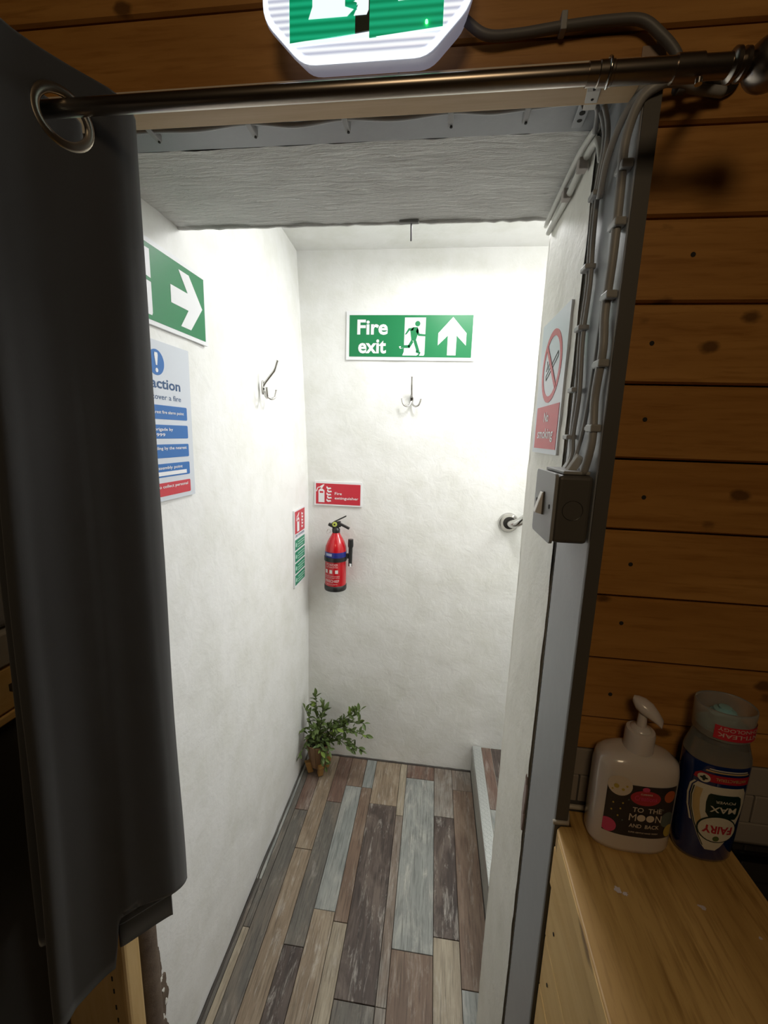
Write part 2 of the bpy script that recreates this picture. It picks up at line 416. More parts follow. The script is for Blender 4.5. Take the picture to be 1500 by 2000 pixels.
for i in range(5):
    L = [[(.862, 1.38, 'blue'), (1.38, 1.70, 'red')], [(.862, 1.20, 'grey'), (1.20, 1.70, 'dark')], [(.862, 1.5, 'tan'), (1.5, 1.7, 'blue')], [(.862, 1.7, 'brown')], [(.862, 1.7, 'mix')]][i]
    for y0, y1, k in L: plank(xs[i], xs[i+1], y0, y1, k, .1336, .1366, st, 'step_plank')
for k in range(2):
    t2 = MB(); t2.box(.80+k*.3, 1.54, YN+.004, YB-.004, .14+k*.17, .30+k*.17)
    o = t2.build('stair_tread', FW['grey'], st, bevel=.003)

# ------------------------------------------------------------------ boarded wall of the room
mb = MB(); mb.box(.200, 1.8, YW+.014, YF-.002, 0, 2.35); mb.box(-1.75, XL-.0, YW+.014, YF-.04, 0, 2.35); mb.box(XL-.001, .199, YW+.014, YF-.004, ZS+.012, 2.35)
wb = mb.build('wall_boarding', M['dark']); wb['kind'] = 'structure'
def board(x0, x1, z0, z1, nail=None):
    m_ = MB(); g = .0011
    # tongue-and-groove board with a v-jointed top edge
    c = .0035
    prof = [(YW+.014, z0+g), (YW+c, z0+g), (YW, z0+g+c*.6), (YW, z1-g-c*.6), (YW+c, z1-g), (YW+.014, z1-g)]
    n = len(prof)
    m_.add([(x0, a, b) for a, b in prof]+[(x1, a, b) for a, b in prof], [tuple(range(n)), tuple(range(2*n-1, n-1, -1))]+[(i, n+i, n+(i+1) % n, (i+1) % n) for i in range(n)])
    o_ = m_.build('wall_board', M['wall_wood'], wb)
    if nail:
        n_ = MB(); n_.lathe([(.0026, 0), (.0026, .0012)], (nail[0], YW-.0004, nail[1]), 10, axis=Vector((0, 1, 0))); n_.build('nail', M['dark'], o_)
gz = [2.078, 1.993, 1.908, 1.823, 1.737, 1.652, 1.566, 1.481, 1.396, 1.311, 1.226, 1.141, 1.0935]
nails = {4: (.262, 1.700), 5: (.233, 1.610), 6: (.237, 1.527), 7: (.248, 1.437), 8: (.244, 1.354), 9: (.243, 1.277), 3: None, 10: (.242, 1.178), 11: (.255, 1.105)}
board(-.06, 1.8, 2.248, 2.333); board(-.06, 1.8, 2.163, 2.248); board(-.06, 1.8, 2.078, 2.163)
for i in range(len(gz)-1):
    x0 = .2005 if gz[i+1] < 1.90 else -.06
    board(x0, 1.8, gz[i+1], gz[i], nails.get(i))
for z in (1.871, 1.955, 2.040, 2.125, 2.210): board(-.60, -.062, z if z > 1.9 else 1.8655, z+.084 if z > 1.9 else 1.954)
for i in range(27): board(-1.75, -.602 if i > 21 else -.585, .085*i+.004, .085*(i+1)+.004)
# board above the header, right of centre
board(-.06, .2, 1.8655, 1.907)
# upright pine trim at the left foot of the doorway (nailed)
pt = MB(); pt.box(-.78, -.4925, YW-.006, .560, 0, 1.80); o = pt.build('door_edge_board', M['pine_z'], wb, bevel=.008, seg=3)
nm = MB()
for k, z in enumerate([.565, .533, .505, .468, .438, .40, .36, .32, .28]): nm.box(-.5215+.0012*k, -.5190+.0012*k, YW-.0068, YW-.0058, z, z+.010)
o_ = nm.build('nail_slots', M['dark'], o); o_['kind'] = 'stuff'
bb_ = MB(); bb_.tube([(-.512+.003*noise.noise(Vector((i, 2, 1))), .585, i*.05) for i in range(19)], .026, 10); bb_.build('rough_render_edge', M['reveal_brown'], wall_left, smooth=True)
mb = MB(); mb.box(-1.8, -1.75, -2, YW+.1, 0, 2.35); o = mb.build('wall_cabin_left', M['room_dark']); o['kind'] = 'structure'
mb = MB(); mb.box(1.8, 1.85, -2, YW+.1, 0, 2.35); o = mb.build('wall_cabin_right', M['room_dark']); o['kind'] = 'structure'
mb = MB(); mb.box(-1.8, 1.85, -2.05, -2, 0, 2.35); o = mb.build('wall_rear', M['room_dark']); o['kind'] = 'structure'
mb = MB(); mb.box(-1.8, 1.85, -2, YF, 2.35, 2.40); o = mb.build('ceiling_cabin', M['room_dark']); o['kind'] = 'structure'
mb = MB(); mb.box(-1.75, 1.8, -2, Y0-.003, -.006, 0); mb.box(.236, 1.8, Y0-.003, YF-.11, -.006, 0); mb.box(-1.75, -.53, Y0-.003, YF-.11, -.006, 0); o = mb.build('floor_cabin', M['room_floor'], floor)

# ------------------------------------------------------------------ door lining (grey painted frame)
tr = MB(); tr.box(XR, .199, .500, YF-.014, 0, 1.838); tr.box(XR, .199, YW+.002, YF-.014, 1.838, ZS+.006)
trim = tr.build('trim_1', M['grey'], bevel=.0025); trim['kind'] = 'structure'
a = MB(); a.box(XR+.001, .1995, .4985, .5005, 0, 1.838); a.build('frame_front_edge', M['shaded_grey'], trim)  # room-side face of the frame, its shade put into the colour
a = MB(); a.box(.199, .2035, .512, YW+.002, 1.0, 1.836); a.build('edge_bead', mat('edge_bead_wood', (.30, .22, .15), .5), trim)
a = MB(); a.box(XR+.004, .196, YF-.014, YF+.002, 0, ZS); a.build('frame_gap', M['dark'], trim)
a = MB(); a.box(XL-.004, .1995, YW+.012, YF, ZS, ZS+.012); a.build('head_lining', M['grey'], trim, bevel=.001)
a = MB(); a.box(XL-.004, .1815, .5455, .5545, ZS-.010, ZS+.0); a.build('head_gap', M['dark'], trim)
a = MB(); a.box(XL-.002, .1825, .5085, .5345, 1.850, 1.868); a.build('batten', M['batten'], trim, bevel=.001)
a = MB(); a.box(XL-.002, .1825, .5070, .5125, 1.8505, 1.871); a.build('batten_lip', mat('pale_batten_edge', (.62, .53, .42), .4), trim, bevel=.001)
# chipped plaster by the frame gap
def blob(fr, cx, cy, rx, ry, d0, d1, m_, name, par, seed=0, n=26, rag=.35):
    p = []
    for i in range(n):
        a_ = 2*PI*i/n; k = 1+rag*noise.noise(Vector((math.cos(a_)*2.1+seed, math.sin(a_)*2.1, seed*3.3)))+rag*.6*noise.noise(Vector((math.cos(a_)*6+seed, math.sin(a_)*6, 5)))
        p.append((cx+rx*k*math.cos(a_), cy+ry*k*math.sin(a_)))
    b_ = MB(); b_.prism(p, fr, d0, d1); return b_.build(name, m_, par, bevel=min(abs(d1-d0), .001)*.8, seg=1)
FRR = frame((XR, 0, 0), (0, -1, 0), (0, 0, 1))     # right reveal, faces -X
FRL = frame((XL, 0, 0), (0, 1, 0), (0, 0, 1))      # left wall, faces +X
FRB = frame((0, YB, 0), (1, 0, 0), (0, 0, 1))      # back wall, faces -Y
brown = M['reveal_brown']
pinkish = mat('bare_plaster', (.33, .26, .24), .9)
blob(FRR, -.640, .90, .008, .040, -.001, .0022, pinkish, 'chipped_plaster', wr, 2)
blob(FRR, -.639, .86, .006, .022, -.001, .0024, pinkish, 'chipped_plaster', wr, 5)
for (cy, cz, ry, rz, sd) in ((.612, .31, .036, .075, 1), (.634, .30, .022, .060, 4), (.6335, .375, .008, .055, 8), (.61, .20, .035, .08, 6)):
    blob(FRL, cy, cz, ry, rz, .0, .0042+.0002*sd, brown, 'peeled_patch', wall_left, sd, 48, .38)
for (cy, cz, r_, sd) in ((.636, .345, .004, 3), (.646, .27, .004, 7), (.632, .245, .006, 9), (.640, .31, .0035, 5)):
    blob(FRL, cy, cz, r_, r_*1.6, .003, .0066, M['reveal'], 'peeled_patch', wall_left, sd, 20, .6)
# beads on soffit left of the header: small clips of the header cable
def clip(p, ax, par, m_=None, r=.006):
    c_ = MB(); c_.obox(p, Vector(ax)*r*1.1, Vector((0, 0, 1)).cross(Vector(ax)).normalized()*r*.6 if abs(Vector(ax).z) < .5 else Vector((0, 1, 0))*r*.6, (0, 0, r*.5) if abs(Vector(ax).z) < .5 else (r*.5, 0, 0))
    return c_.build('cable_clip', m_ or M['grey'], par, bevel=.001)
def sm(pts, n=6):
    P = [Vector(p) for p in pts]; out = []
    for i in range(len(P)-1):
        p0, p1, p2, p3 = P[max(i-1, 0)], P[i], P[i+1], P[min(i+2, len(P)-1)]
        for k in range(n):
            t_ = k/n; out.append(.5*((2*p1)+(p2-p0)*t_+(2*p0-5*p1+4*p2-p3)*t_*t_+(3*p1-p0-3*p2+p3)*t_**3))
    return out+[P[-1]]
hc = empty('header_cable', (-.15, .59, 1.885), 'thin grey cable clipped along the underside of the grey door header', 'cable')
mb = MB(); mb.tube(sm([(-.50, .590, 1.884), (-.393, .588, 1.884), (-.33, .590, 1.884), (-.257, .583, 1.884), (-.198, .592, 1.884), (-.133, .584, 1.884), (-.07, .590, 1.884), (-.003, .583, 1.884), (.045, .588, 1.884), (.087, .584, 1.884), (.14, .58, 1.884), (.165, .588, 1.883), (.172, .61, 1.87)]), .0032, 8)
mb.build('sheath', M['grey_cable'], hc, smooth=True)
for x in (-.393, -.257, -.133, -.003, .087):
    c_ = MB(); c_.obox((x, .592, 1.884), (.0035, 0, 0), (0, .013, 0), (0, 0, .0042)); c_.build('cable_clip', M['grey_cable'], hc, bevel=.001)
    c_ = MB(); c_.lathe([(.0018, 0), (.0014, .002)], (x+.001, .602, 1.8785), 8); c_.build('clip_nail', M['dark'], hc)
# cables down the jamb
jc = empty('jamb_cable', (.17, .57, 1.48), 'pair of grey cables by the plaster gap running down the jamb to the switch', 'cable')
for off, r_ in ((0, .0030), (.0085, .0034)):
    mb = MB(); mb.tube(sm([(.165, .560+off, 1.866), (.174, .566+off, 1.84), (.176, .585+off, 1.79), (.177, .587+off, 1.74), (.177, .580+off, 1.69), (.177, .585+off, 1.63), (.177, .574+off*1.2, 1.56), (.177, .580+off*.6, 1.51), (.177, .575+off*.5, 1.48), (.165, .562+off*.5, 1.462)]), r_, 8)
    mb.build('sheath', M['grey_cable'], jc, smooth=True)
for z in (1.79, 1.71, 1.64, 1.565, 1.505):
    c_ = MB(); c_.obox((.175, .588, z), (.0065, 0, 0), (0, .0095, 0), (0, 0, .003)); c_.build('cable_clip', M['grey_cable'], jc, bevel=.0012)
jc2 = empty('jamb_cable', (.17, .51, 1.48), 'thick grey cable running down the outer edge of the jamb to the switch', 'cable')
mb = MB(); mb.tube(sm([(.262, .515, 1.842), (.232, .508, 1.842), (.210, .497, 1.841), (.195, .494, 1.838), (.180, .500, 1.828), (.174, .509, 1.80), (.176, .513, 1.76), (.176, .511, 1.70), (.176, .515, 1.64), (.176, .508, 1.60), (.176, .515, 1.55), (.176, .508, 1.50), (.172, .512, 1.463)]), .0048, 10)
mb.build('sheath', M['grey_cable'], jc2, smooth=True)
mb = MB(); mb.tube(sm([(.176, .523, 1.66), (.177, .528, 1.62), (.177, .533, 1.57), (.177, .545, 1.51), (.170, .551, 1.464)]), .0026, 8)
mb.build('thin_sheath', M['grey_cable'], jc2, smooth=True)
mb = MB(); mb.tube(sm([(.265, .516, 1.853), (.232, .512, 1.852), (.200, .508, 1.850), (.182, .530, 1.845), (.174, .555, 1.815), (.175, .574, 1.78)]), .0036, 8)
mb.build('thin_sheath', M['grey_cable'], jc2, smooth=True)
for z in (1.778, 1.725, 1.655, 1.585, 1.515):
    c_ = MB(); c_.obox((.177, .512, z), (.0058, 0, 0), (0, .0095, 0), (0, 0, .0042)); c_.build('cable_clip', M['grey_cable'], jc2, bevel=.0015)
    c_ = MB(); c_.lathe([(.002, 0), (.0022, .003)], (.1745, .5225, z), 8, axis=Vector((-1, 0, 0))); c_.build('clip_nail', M['grey_cable'], jc2)
wc = empty('painted_cable', (.18, .72, 1.86), 'white painted cable in the corner between the soffit and right reveal', 'cable')
mb = MB(); mb.tube(sm([(.180, .600, 1.835), (.178, .612, 1.862), (.177, .632, 1.868), (.176, .665, 1.866), (.1765, .725, 1.860), (.178, .80, 1.862), (.178, .848, 1.862)]), .0046, 8); mb.build('sheath', M['white_cable'], wc, smooth=True)
mb = MB(); mb.tube(sm([(.176, .60, 1.876), (.172, .66, 1.880), (.171, .74, 1.876), (.173, .85, 1.874)]), .0042, 8); mb.build('sheath', M['white_cable'], wc, smooth=True)
for y in (.657, .727):
    c_ = MB(); c_.obox((.174, y, 1.861), (.006, 0, 0), (0, .007, 0), (0, 0, .007)); c_.build('cable_clip', mat('bare_clip', (.42, .38, .35), .6), wc, bevel=.0012)
# nail hook under the soffit's far edge
nh = empty('soffit_nail', (-.066, .85, ZS), 'bent grey nail hanging from the far edge of the ceiling slab', 'nail')
mb = MB(); mb.box(-.088, -.052, .842, .852, ZS-.0055, ZS+.001); mb.build('fixing_plate', mat('grey_putty', (.30, .30, .29), .7), nh, bevel=.002)
mb = MB(); mb.tube([(-.066, .848, ZS-.002), (-.066, .848, ZS-.012), (-.0655, .849, ZS-.034)], .0016, 8); mb.build('shank', mat('dull_steel', (.35, .35, .36), .4, .8), nh, smooth=True)

# ------------------------------------------------------------------ curtain rod, finial, bracket
rod = empty('curtain_rod', (-.1, .43, 1.804), 'dark metallic curtain rod with ball finial spanning above the doorway', 'curtain rod')
RZ = 1.804; RY = .43
mb = MB(); mb.tube([(-.62, RY, RZ), (.13, RY, RZ)], .0072, 24); mb.build('pole', M['bronze'], rod, smooth=40)
mb = MB(); mb.tube([(.11, RY, RZ), (.220, RY, RZ)], .0082, 24); mb.build('outer_pole', M['bronze'], rod, smooth=40)
mb = MB(); mb.lathe([(.0078, 0), (.0088, .001), (.0088, .012), (.0078, .013)], (.118, RY, RZ), 24, axis=Vector((1, 0, 0))); mb.build('collar', M['bronze'], rod, smooth=40)
mb = MB(); mb.lathe([(.0096, 0), (.0096, .020)], (.178, RY, RZ), 24, axis=Vector((1, 0, 0))); mb.build('bracket_ring', M['bronze'], rod, smooth=40)
mb = MB(); prof = [(.009, 0), (.0115, .002), (.0115, .005), (.0085, .007), (.011, .009), (.011, .012), (.007, .014)]
for i in range(17):
    a_ = PI*(i/16)*.86+PI*.12; prof.append((.0185*math.sin(a_), .031-.0185*math.cos(a_)))
mb.lathe(prof, (.2195, RY, RZ), 32, axis=Vector((1, 0, 0))); mb.build('finial', M['bronze'], rod, smooth=50)
mb = MB(); mb.tube(sm([(.190, RY, RZ+.004), (.205, .455, RZ+.018), (.235, .49, RZ+.040), (.262, YW-.004, RZ+.056)]), [.005]*19, 12); mb.lathe([(.018, 0), (.018, .004), (.008, .008)], (.262, YW-.0005, RZ+.056), 24, axis=Vector((0, -1, 0)))
mb.build('wall_bracket', M['bronze'], rod, smooth=40)
mb = MB(); mb.lathe([(.0028, 0), (.0028, .004)], (.196, RY-.006, RZ-.012), 10, axis=Vector((0, 0, -1))); mb.build('grub_screw', M['chrome'], rod, smooth=40)
# pale perforated strap from rod to header
sp = empty('metal_strap', (.15, .55, 1.86), 'pale perforated metal strap screwed under the door header near the jamb', 'bracket')
def quadstrip(pts, w_, th, nm_, mt, par):
    m_ = MB(); vs = []
    for p in pts:
        p = Vector(p); vs += [p+Vector((-w_/2, 0, 0)), p+Vector((w_/2, 0, 0)), p+Vector((w_/2, 0, 0))+Vector((0, 0, th)), p+Vector((-w_/2, 0, 0))+Vector((0, 0, th))]
    fs = []
    for i in range(len(pts)-1):
        for k in range(4):
            a_ = i*4+k; b_ = i*4+(k+1) % 4; fs.append((a_, b_, b_+4, a_+4))
    fs.append((0, 3, 2, 1)); n4 = (len(pts)-1)*4; fs.append((n4, n4+1, n4+2, n4+3)); m_.add(vs, fs)
    return m_.build(nm_, mt, par, bevel=.0004, seg=1)
quadstrip([(.1345, .492, 1.8465), (.139, .512, 1.8470), (.145, .545, 1.852)], .013, .0014, 'strap_plate', M['strap'], sp)
quadstrip([(.145, .545, 1.852), (.149, .575, 1.879), (.153, .622, 1.8835)], .013, .0014, 'strap_tail', M['grey'], sp)
for (x, y, z, r_) in ((.1355, .497, 1.8460, .0014), (.1385, .508, 1.8463, .0014), (.142, .525, 1.849, .0014), (.1505, .592, 1.8803, .0034), (.152, .607, 1.8823, .0030)):
    mb = MB(); mb.lathe([(r_, 0), (r_, .0008)], (x, y, z-.0006), 12); mb.build('screw_hole', M['dark'], sp)
hp = []
for i in range(13):
    a_ = R(-100+i*22); hp.append((.1265, RY-.0098*math.cos(a_), RZ+.0098*math.sin(a_)))
mb = MB(); mb.tube(hp+[(.128, .452, 1.822), (.131, .475, 1.838), (.133, .495, 1.8465)], .0013, 6); mb.build('strap_hook', M['chrome'], sp, smooth=True)

# ------------------------------------------------------------------ exit light over the door
el = empty('exit_light', (-.09, YW, 1.86), 'illuminated green and white emergency exit light box above the curtain rod', 'exit light')
def octa(cx, cz, hw, hh, c):
    P = [(cx-hw+c, cz-hh), (cx+hw-c, cz-hh), (cx+hw, cz-hh+c), (cx+hw, cz+hh-c), (cx+hw-c, cz+hh), (cx-hw+c, cz+hh), (cx-hw, cz+hh-c), (cx-hw, cz-hh+c)]
    out = []
    for i in range(8):
        a = Vector(P[i-1]); b = Vector(P[i]); d = Vector(P[(i+1) % 8]); r_ = .012
        p0 = b+(a-b).normalized()*r_; p2 = b+(d-b).normalized()*r_
        for k in range(5): t_ = k/4; out.append(tuple(p0*(1-t_)**2+b*2*t_*(1-t_)+p2*t_*t_))
    return out
def loft(mb, A, ya, B, yb, cap=True):
    n = len(A); mb.add([(x, ya, z) for x, z in A]+[(x, yb, z) for x, z in B], [(i, i+n, (i+1) % n+n, (i+1) % n) for i in range(n)]+([tuple(range(n)), tuple(range(2*n-1, n-1, -1))] if cap else []))
ec = (-.0905, 1.966)
mb = MB(); loft(mb, octa(*ec, .104, .104, .040), .4805, octa(*ec, .098, .083, .034), YW-.0005); mb.build('housing', M['lit_plastic'], el, bevel=.005, seg=4)
glow = mat('lit_diffuser', (.8, .82, .9), .3, emit=(.78, .86, 1.0), es=.95); t = NT(glow)
wv = t.n.new('ShaderNodeTexWave'); wv.bands_direction = 'Z'; wv.inputs['Scale'].default_value = 55; wv.inputs['Distortion'].default_value = .25; t.l.new(t.tc.outputs['Object'], wv.inputs['Vector'])
ec_ = t.mix((.40, .45, .60), (.90, .95, 1.0), wv.outputs[0]); t.l.new(ec_, t.b.inputs['Emission Color']); t.bump(wv.outputs[0], .4, .001)
mb = MB(); loft(mb, octa(*ec, .0975, .0975, .038), .4785, octa(*ec, .1010, .1010, .039), .4812); mb.build('diffuser', glow, el)
rim = mat('lit_rim', (.9, .9, .95), .3, emit=(.85, .92, 1), es=1.1)
mb = MB(); o8 = octa(*ec, .1005, .1005, .0392); mb.tube([(x, .4798, z) for x, z in o8]+[(o8[0][0], .4798, o8[0][1])], .0026, 8); mb.build('rim', rim, el, smooth=True)
FE = frame((0, .4785, 0), (1, 0, 0), (0, 0, 1))
gg = mat('lit_green', (.0, .3, .15), .3, emit=(0, .42, .20), es=.75); t = NT(gg)
wv = t.n.new('ShaderNodeTexWave'); wv.bands_direction = 'Z'; wv.inputs['Scale'].default_value = 45; t.l.new(t.tc.outputs['Object'], wv.inputs['Vector'])
t.l.new(t.mix((0, .24, .10), (.01, .46, .22), wv.outputs[0]), t.b.inputs['Emission Color'])
gw = mat('lit_white', (.8, .85, .9), .3, emit=(.8, .92, .95), es=1.0)
for a0, a1 in ((-.1655, -.0995), (-.0855, -.0145)):
    mb = MB(); mb.prism([(a0, 1.8805), (a1, 1.8850), (a1, 2.02), (a0, 2.02)], FE, .0002, .0012); mb.build('legend_panel', gg, el)
mb = MB(); mb.prism([(-.0995, 1.8850), (-.0855, 1.8862), (-.0855, 2.02), (-.0995, 2.02)], FE, .0002, .0014); mb.build('divider', mat('dark_green_bar', (.003, .02, .006), .4), el)
mb = MB(); mb.prism([(-.168, 1.8775), (-.012, 1.8835), (-.012, 1.886), (-.168, 1.881)], FE, .0004, .001); mb.build('legend_border', gw, el)
def runner(mb, fr, x, y, s, d0, d1, d2, mw, mg, par):
    """white door with running figure, s = door height; x,y = door lower-left"""
    P = lambda L: [(x+a*s, y+b*s) for a, b in L]
    a = MB(); a.prism(P([(0, 0), (.40, 0), (.52, .10), (.47, 0), (.60, 0), (.62, .04), (.62, 1), (.04, 1), (.04, .26), (-.10, .24), (-.07, .18), (.04, .20), (.04, .10)]), fr, d0, d1); a.build('door_pictogram', mw, par)
    b = MB(); b.prism(P(circ(.40, .84, .072, 20)), fr, d1, d2)
    b.prism(P([(.24, .40), (.36, .38), (.44, .66), (.40, .75), (.28, .75), (.20, .66)]), fr, d1, d2)
    b.prism(P([(.10, .56), (.05, .55), (.15, .72), (.30, .74), (.28, .66), (.18, .66)]), fr, d1, d2)
    b.prism(P([(.40, .74), (.46, .58), (.64, .56), (.64, .51), (.43, .52), (.36, .64)]), fr, d1, d2)
    b.prism(P([(.30, .38), (.38, .40), (.48, .12), (.40, .10)]), fr, d1, d2)
    b.prism(P([(.38, .14), (.50, .10), (.50, .04), (.38, .08)]), fr, d1, d2)
    b.prism(P([(.24, .42), (.30, .36), (.20, .20), (.14, .24)]), fr, d1, d2)
    b.prism(P([(.20, .28), (.20, .20), (-.06, .20), (-.03, .27)]), fr, d1, d2)
    b.build('running_figure', mg, par)
runner(None, FE, -.146, 1.899, .096, .0012, .0018, .0024, gw, gg, el)
mb = MB(); mb.prism([(-.058, 1.908), (-.042, 1.9088), (-.042, 1.985), (-.058, 1.985)], FE, .0012, .002); mb.prism([(-.075, 1.965), (-.0255, 1.965), (-.05, 2.005)], FE, .0012, .002); mb.build('arrow', gw, el)
mb = MB(); mb.lathe([(.0015, 0), (.0013, .002)], (-.030, .477, 1.8885), 12, axis=Vector((0, -1, 0))); mb.build('indicator_led', mat('green_led', (0, .8, .1), .3, emit=(.1, 1, .15), es=6), el)
cb = empty('exit_light_cable', (.1, YW, 1.90), 'grey cable running right from the exit light across the boards', 'cable')
mb = MB(); mb.tube(sm([(-.005, .508, 1.925), (.010, .512, 1.914), (.030, .514, 1.9035), (.06, .516, 1.904), (.104, .516, 1.9075), (.150, .516, 1.9095), (.178, .515, 1.907), (.196, .513, 1.893), (.212, .512, 1.876), (.222, .511, 1.855), (.222, .506, 1.842), (.212, .502, 1.838)]), .0046, 10)
mb.build('sheath', mat('dull_grey_cable', (.12, .115, .11), .5), cb, smooth=True)
c_ = MB(); c_.obox((.104, .5165, 1.9095), (.003, 0, 0), (0, .006, 0), (0, 0, .008)); c_.build('cable_clip', M['grey_cable'], cb, bevel=.001)
mb = MB(); mb.box(.185, .208, .5232, YW-.0002, 1.862, 1.892); mb.box(.198, .206, .5232, YW-.0002, 1.892, 1.904)
tag(mb.build('timber_patch', mat('bare_filler_patch', (.33, .24, .18), .7), bevel=.001), 'small pale filler patch on the boards behind the exit light cable', 'patch')

# ------------------------------------------------------------------ curtain
PL = [(-.3575, .506), (-.352, .492), (-.3505, .478), (-.354, .462), (-.374, .430), (-.389, .398), (-.3915, .370), (-.3905, .352), (-.393, .343), (-.400, .343), (-.413, .362), (-.426, .392), (-.432, .430), (-.430, .470), (-.424, .500), (-.432, .512), (-.446, .507), (-.462, .490), (-.473, .45), (-.481, .418), (-.492, .411), (-.503, .430), (-.512, .462), (-.524, .492), (-.535, .500)]
pl = sm([(a, b, 0) for a, b in PL], 8)
cur = empty('curtain', (-.42, .43, .80), 'charcoal grey eyelet curtain drawn to the left side of the doorway', 'curtain')
L = [0]
for i in range(1, len(pl)): L.append(L[-1]+(pl[i]-pl[i-1]).length)
def at(s):
    s = max(0, min(L[-1], s))
    for i in range(1, len(L)):
        if L[i] >= s:
            k = (s-L[i-1])/max(1e-9, L[i]-L[i-1]); return pl[i-1].lerp(pl[i], k)
    return pl[-1]
ns = int(L[-1]/.0033)
ZT = 1.842
zs = [ZT-i*.003 for i in range(30)]
while zs[-1] > .86: zs.append(zs[-1]-.024)
zs = zs+[None]*4
ey = []
for i in range(1, len(pl)):
    if (pl[i-1].y-RY)*(pl[i].y-RY) < 0 or pl[i].y == RY: ey.append((L[i], pl[i]))
def hem(s):
    y = at(s).y
    if s < .104: return .80+.055*max(0, min(1, s/.100))
    return .855-.080*min(1, (s-.104)/.008)
mb = MB(); V = {}
for i in range(ns+1):
    s = L[-1]*i/ns; p = at(s); h = hem(s)
    for j in range(len(zs)):
        z = zs[j] if zs[j] is not None else .845+(h-.845)*(j-(len(zs)-4)+1)/4
        if zs[j] is not None and z < .86: z = .86
        k = (ZT-z)
        wob = .004*noise.noise(Vector((s*14, z*3.0, 1)))*min(1, k*3)
        fl = 1+.06*k
        x = p.x+wob-.004*k*(s > .2)-.03*max(0, k-.35)*max(0, min(1, (s-.095)/.06)); y_ = RY+(p.y-RY)*fl if s > .1 else p.y+wob*.6
        V[i, j] = len(mb.v); mb.v.append(Vector((x, y_, z)))
for i in range(ns):
    for j in range(len(zs)-1):
        c = (mb.v[V[i, j]]+mb.v[V[i+1, j+1]])/2; s = L[-1]*(i+.5)/ns
        if any((s-e[0])**2+(c.z-RZ+(.011 if q_ == 0 else 0))**2 < .0245**2 for q_, e in enumerate(ey)): continue
        mb.f.append((V[i, j], V[i, j+1], V[i+1, j+1], V[i+1, j])); mb.mi.append(0)
mb.build('drape', M['curtain'], cur, smooth=True, solid=.0016)
for s, p in ey[:1]:
    tt = (at(s+.01)-at(s-.01)).normalized(); nn = Vector((tt.y, -tt.x, 0))
    mb = MB(); prof = []
    for k in range(13):
        a_ = 2*PI*k/12; prof.append((.0230+.0048*math.cos(a_), .0030*math.sin(a_)))
    mb.lathe(prof, p+Vector((0, 0, RZ-.011)), 40, axis=nn)
    mb.f = mb.f[:-2]; mb.mi = mb.mi[:-2]
    mb.build('eyelet', M['eyelet'], cur, smooth=True)
# hem seam and second layer behind, hanging a little lower
mb = MB(); q = sm([(-.370, .488, 0), (-.381, .465, 0), (-.391, .440, 0), (-.400, .418, 0)], 8); V = {}
zz = [1.3-.05*i for i in range(9)]+[.86, .82, .785, .752]
for i, p in enumerate(q):
    for j, z in enumerate(zz):
        V[i, j] = len(mb.v); mb.v.append(Vector((p.x, p.y, z+.034*i/(len(q)-1))))
for i in range(len(q)-1):
    for j in range(len(zz)-1): mb.f.append((V[i, j], V[i, j+1], V[i+1, j+1], V[i+1, j])); mb.mi.append(0)
mb.build('lining', M['curtain'], cur, smooth=True, solid=.002)
mb = MB(); mb.tube([(p.x+.0014, p.y, .790+.034*i_/(len(q)-1)) for i_, p in enumerate(q)], .0006, 5); mb.build('hem_stitching', mat('grey_thread', (.10, .10, .10), .7), cur)

# ------------------------------------------------------------------ signs
def signbox(name, fr, x0, y0, x1, y1, label, m_=None, th=.003, d=.0035, cat='sign', group=None):
    o, u, v, n = fr; c = o+u*(x0+x1)/2+v*y0
    e = empty(name, tuple(c), label, cat, group)
    b = MB(); b.prism(rrect(x0, y0, x1, y1, .002), fr, d-.003, d+th); b.build('plate', m_ or M['sign_white'], e)
    return e, d+th
def panel(name, poly, fr, d, m_, par, th=.0005):
    b = MB(); b.prism(poly, fr, d, d+th); return b.build(name, m_, par)
def letters(fr, d, m_, par, items, name='lettering', curve=None):
    for it in items:
        b = MB(); s, x, y, h = it[:4]; kw = it[4] if len(it) > 4 else {}
        text(b, s, fr, x, y, h, d=d, curve=curve, **kw)
        b.build(name, m_, par)
def arrow_up(x, y, w_, h, ):
    c = x+w_/2; s = w_*.155
    return [(c-s, y), (c+s, y), (c+s, y+h*.52), (x+w_, y+h*.26), (x+w_, y+h*.58), (c, y+h), (x, y+h*.58), (x, y+h*.26), (c-s, y+h*.52)]
# Fire exit (back wall)
e, d = signbox('fire_exit_sign', FRB, -.370, 1.788, .127, 1.968, 'green and white fire exit sign with up arrow on the far white wall')
x0, y0, x1, y1 = -.358, 1.800, .115, 1.953
panel('green_panel', [(x0, y0), (x1, y0), (x1, y1), (x0, y1)], FRB, d, M['sign_green'], e)
letters(FRB, d+.001, M['sign_white'], e, [('Fire', -.327, 1.884, .052, dict(width=.120, bold=.028)), ('exit', -.322, 1.815, .052, dict(width=.110, bold=.028))])
runner(None, FRB, -.148, 1.806, .138, d+.0005, d+.001, d+.0016, M['sign_white'], M['sign_green'], e)
panel('arrow', arrow_up(-.013, 1.808, .106, .138), FRB, d+.0005, M['sign_white'], e)
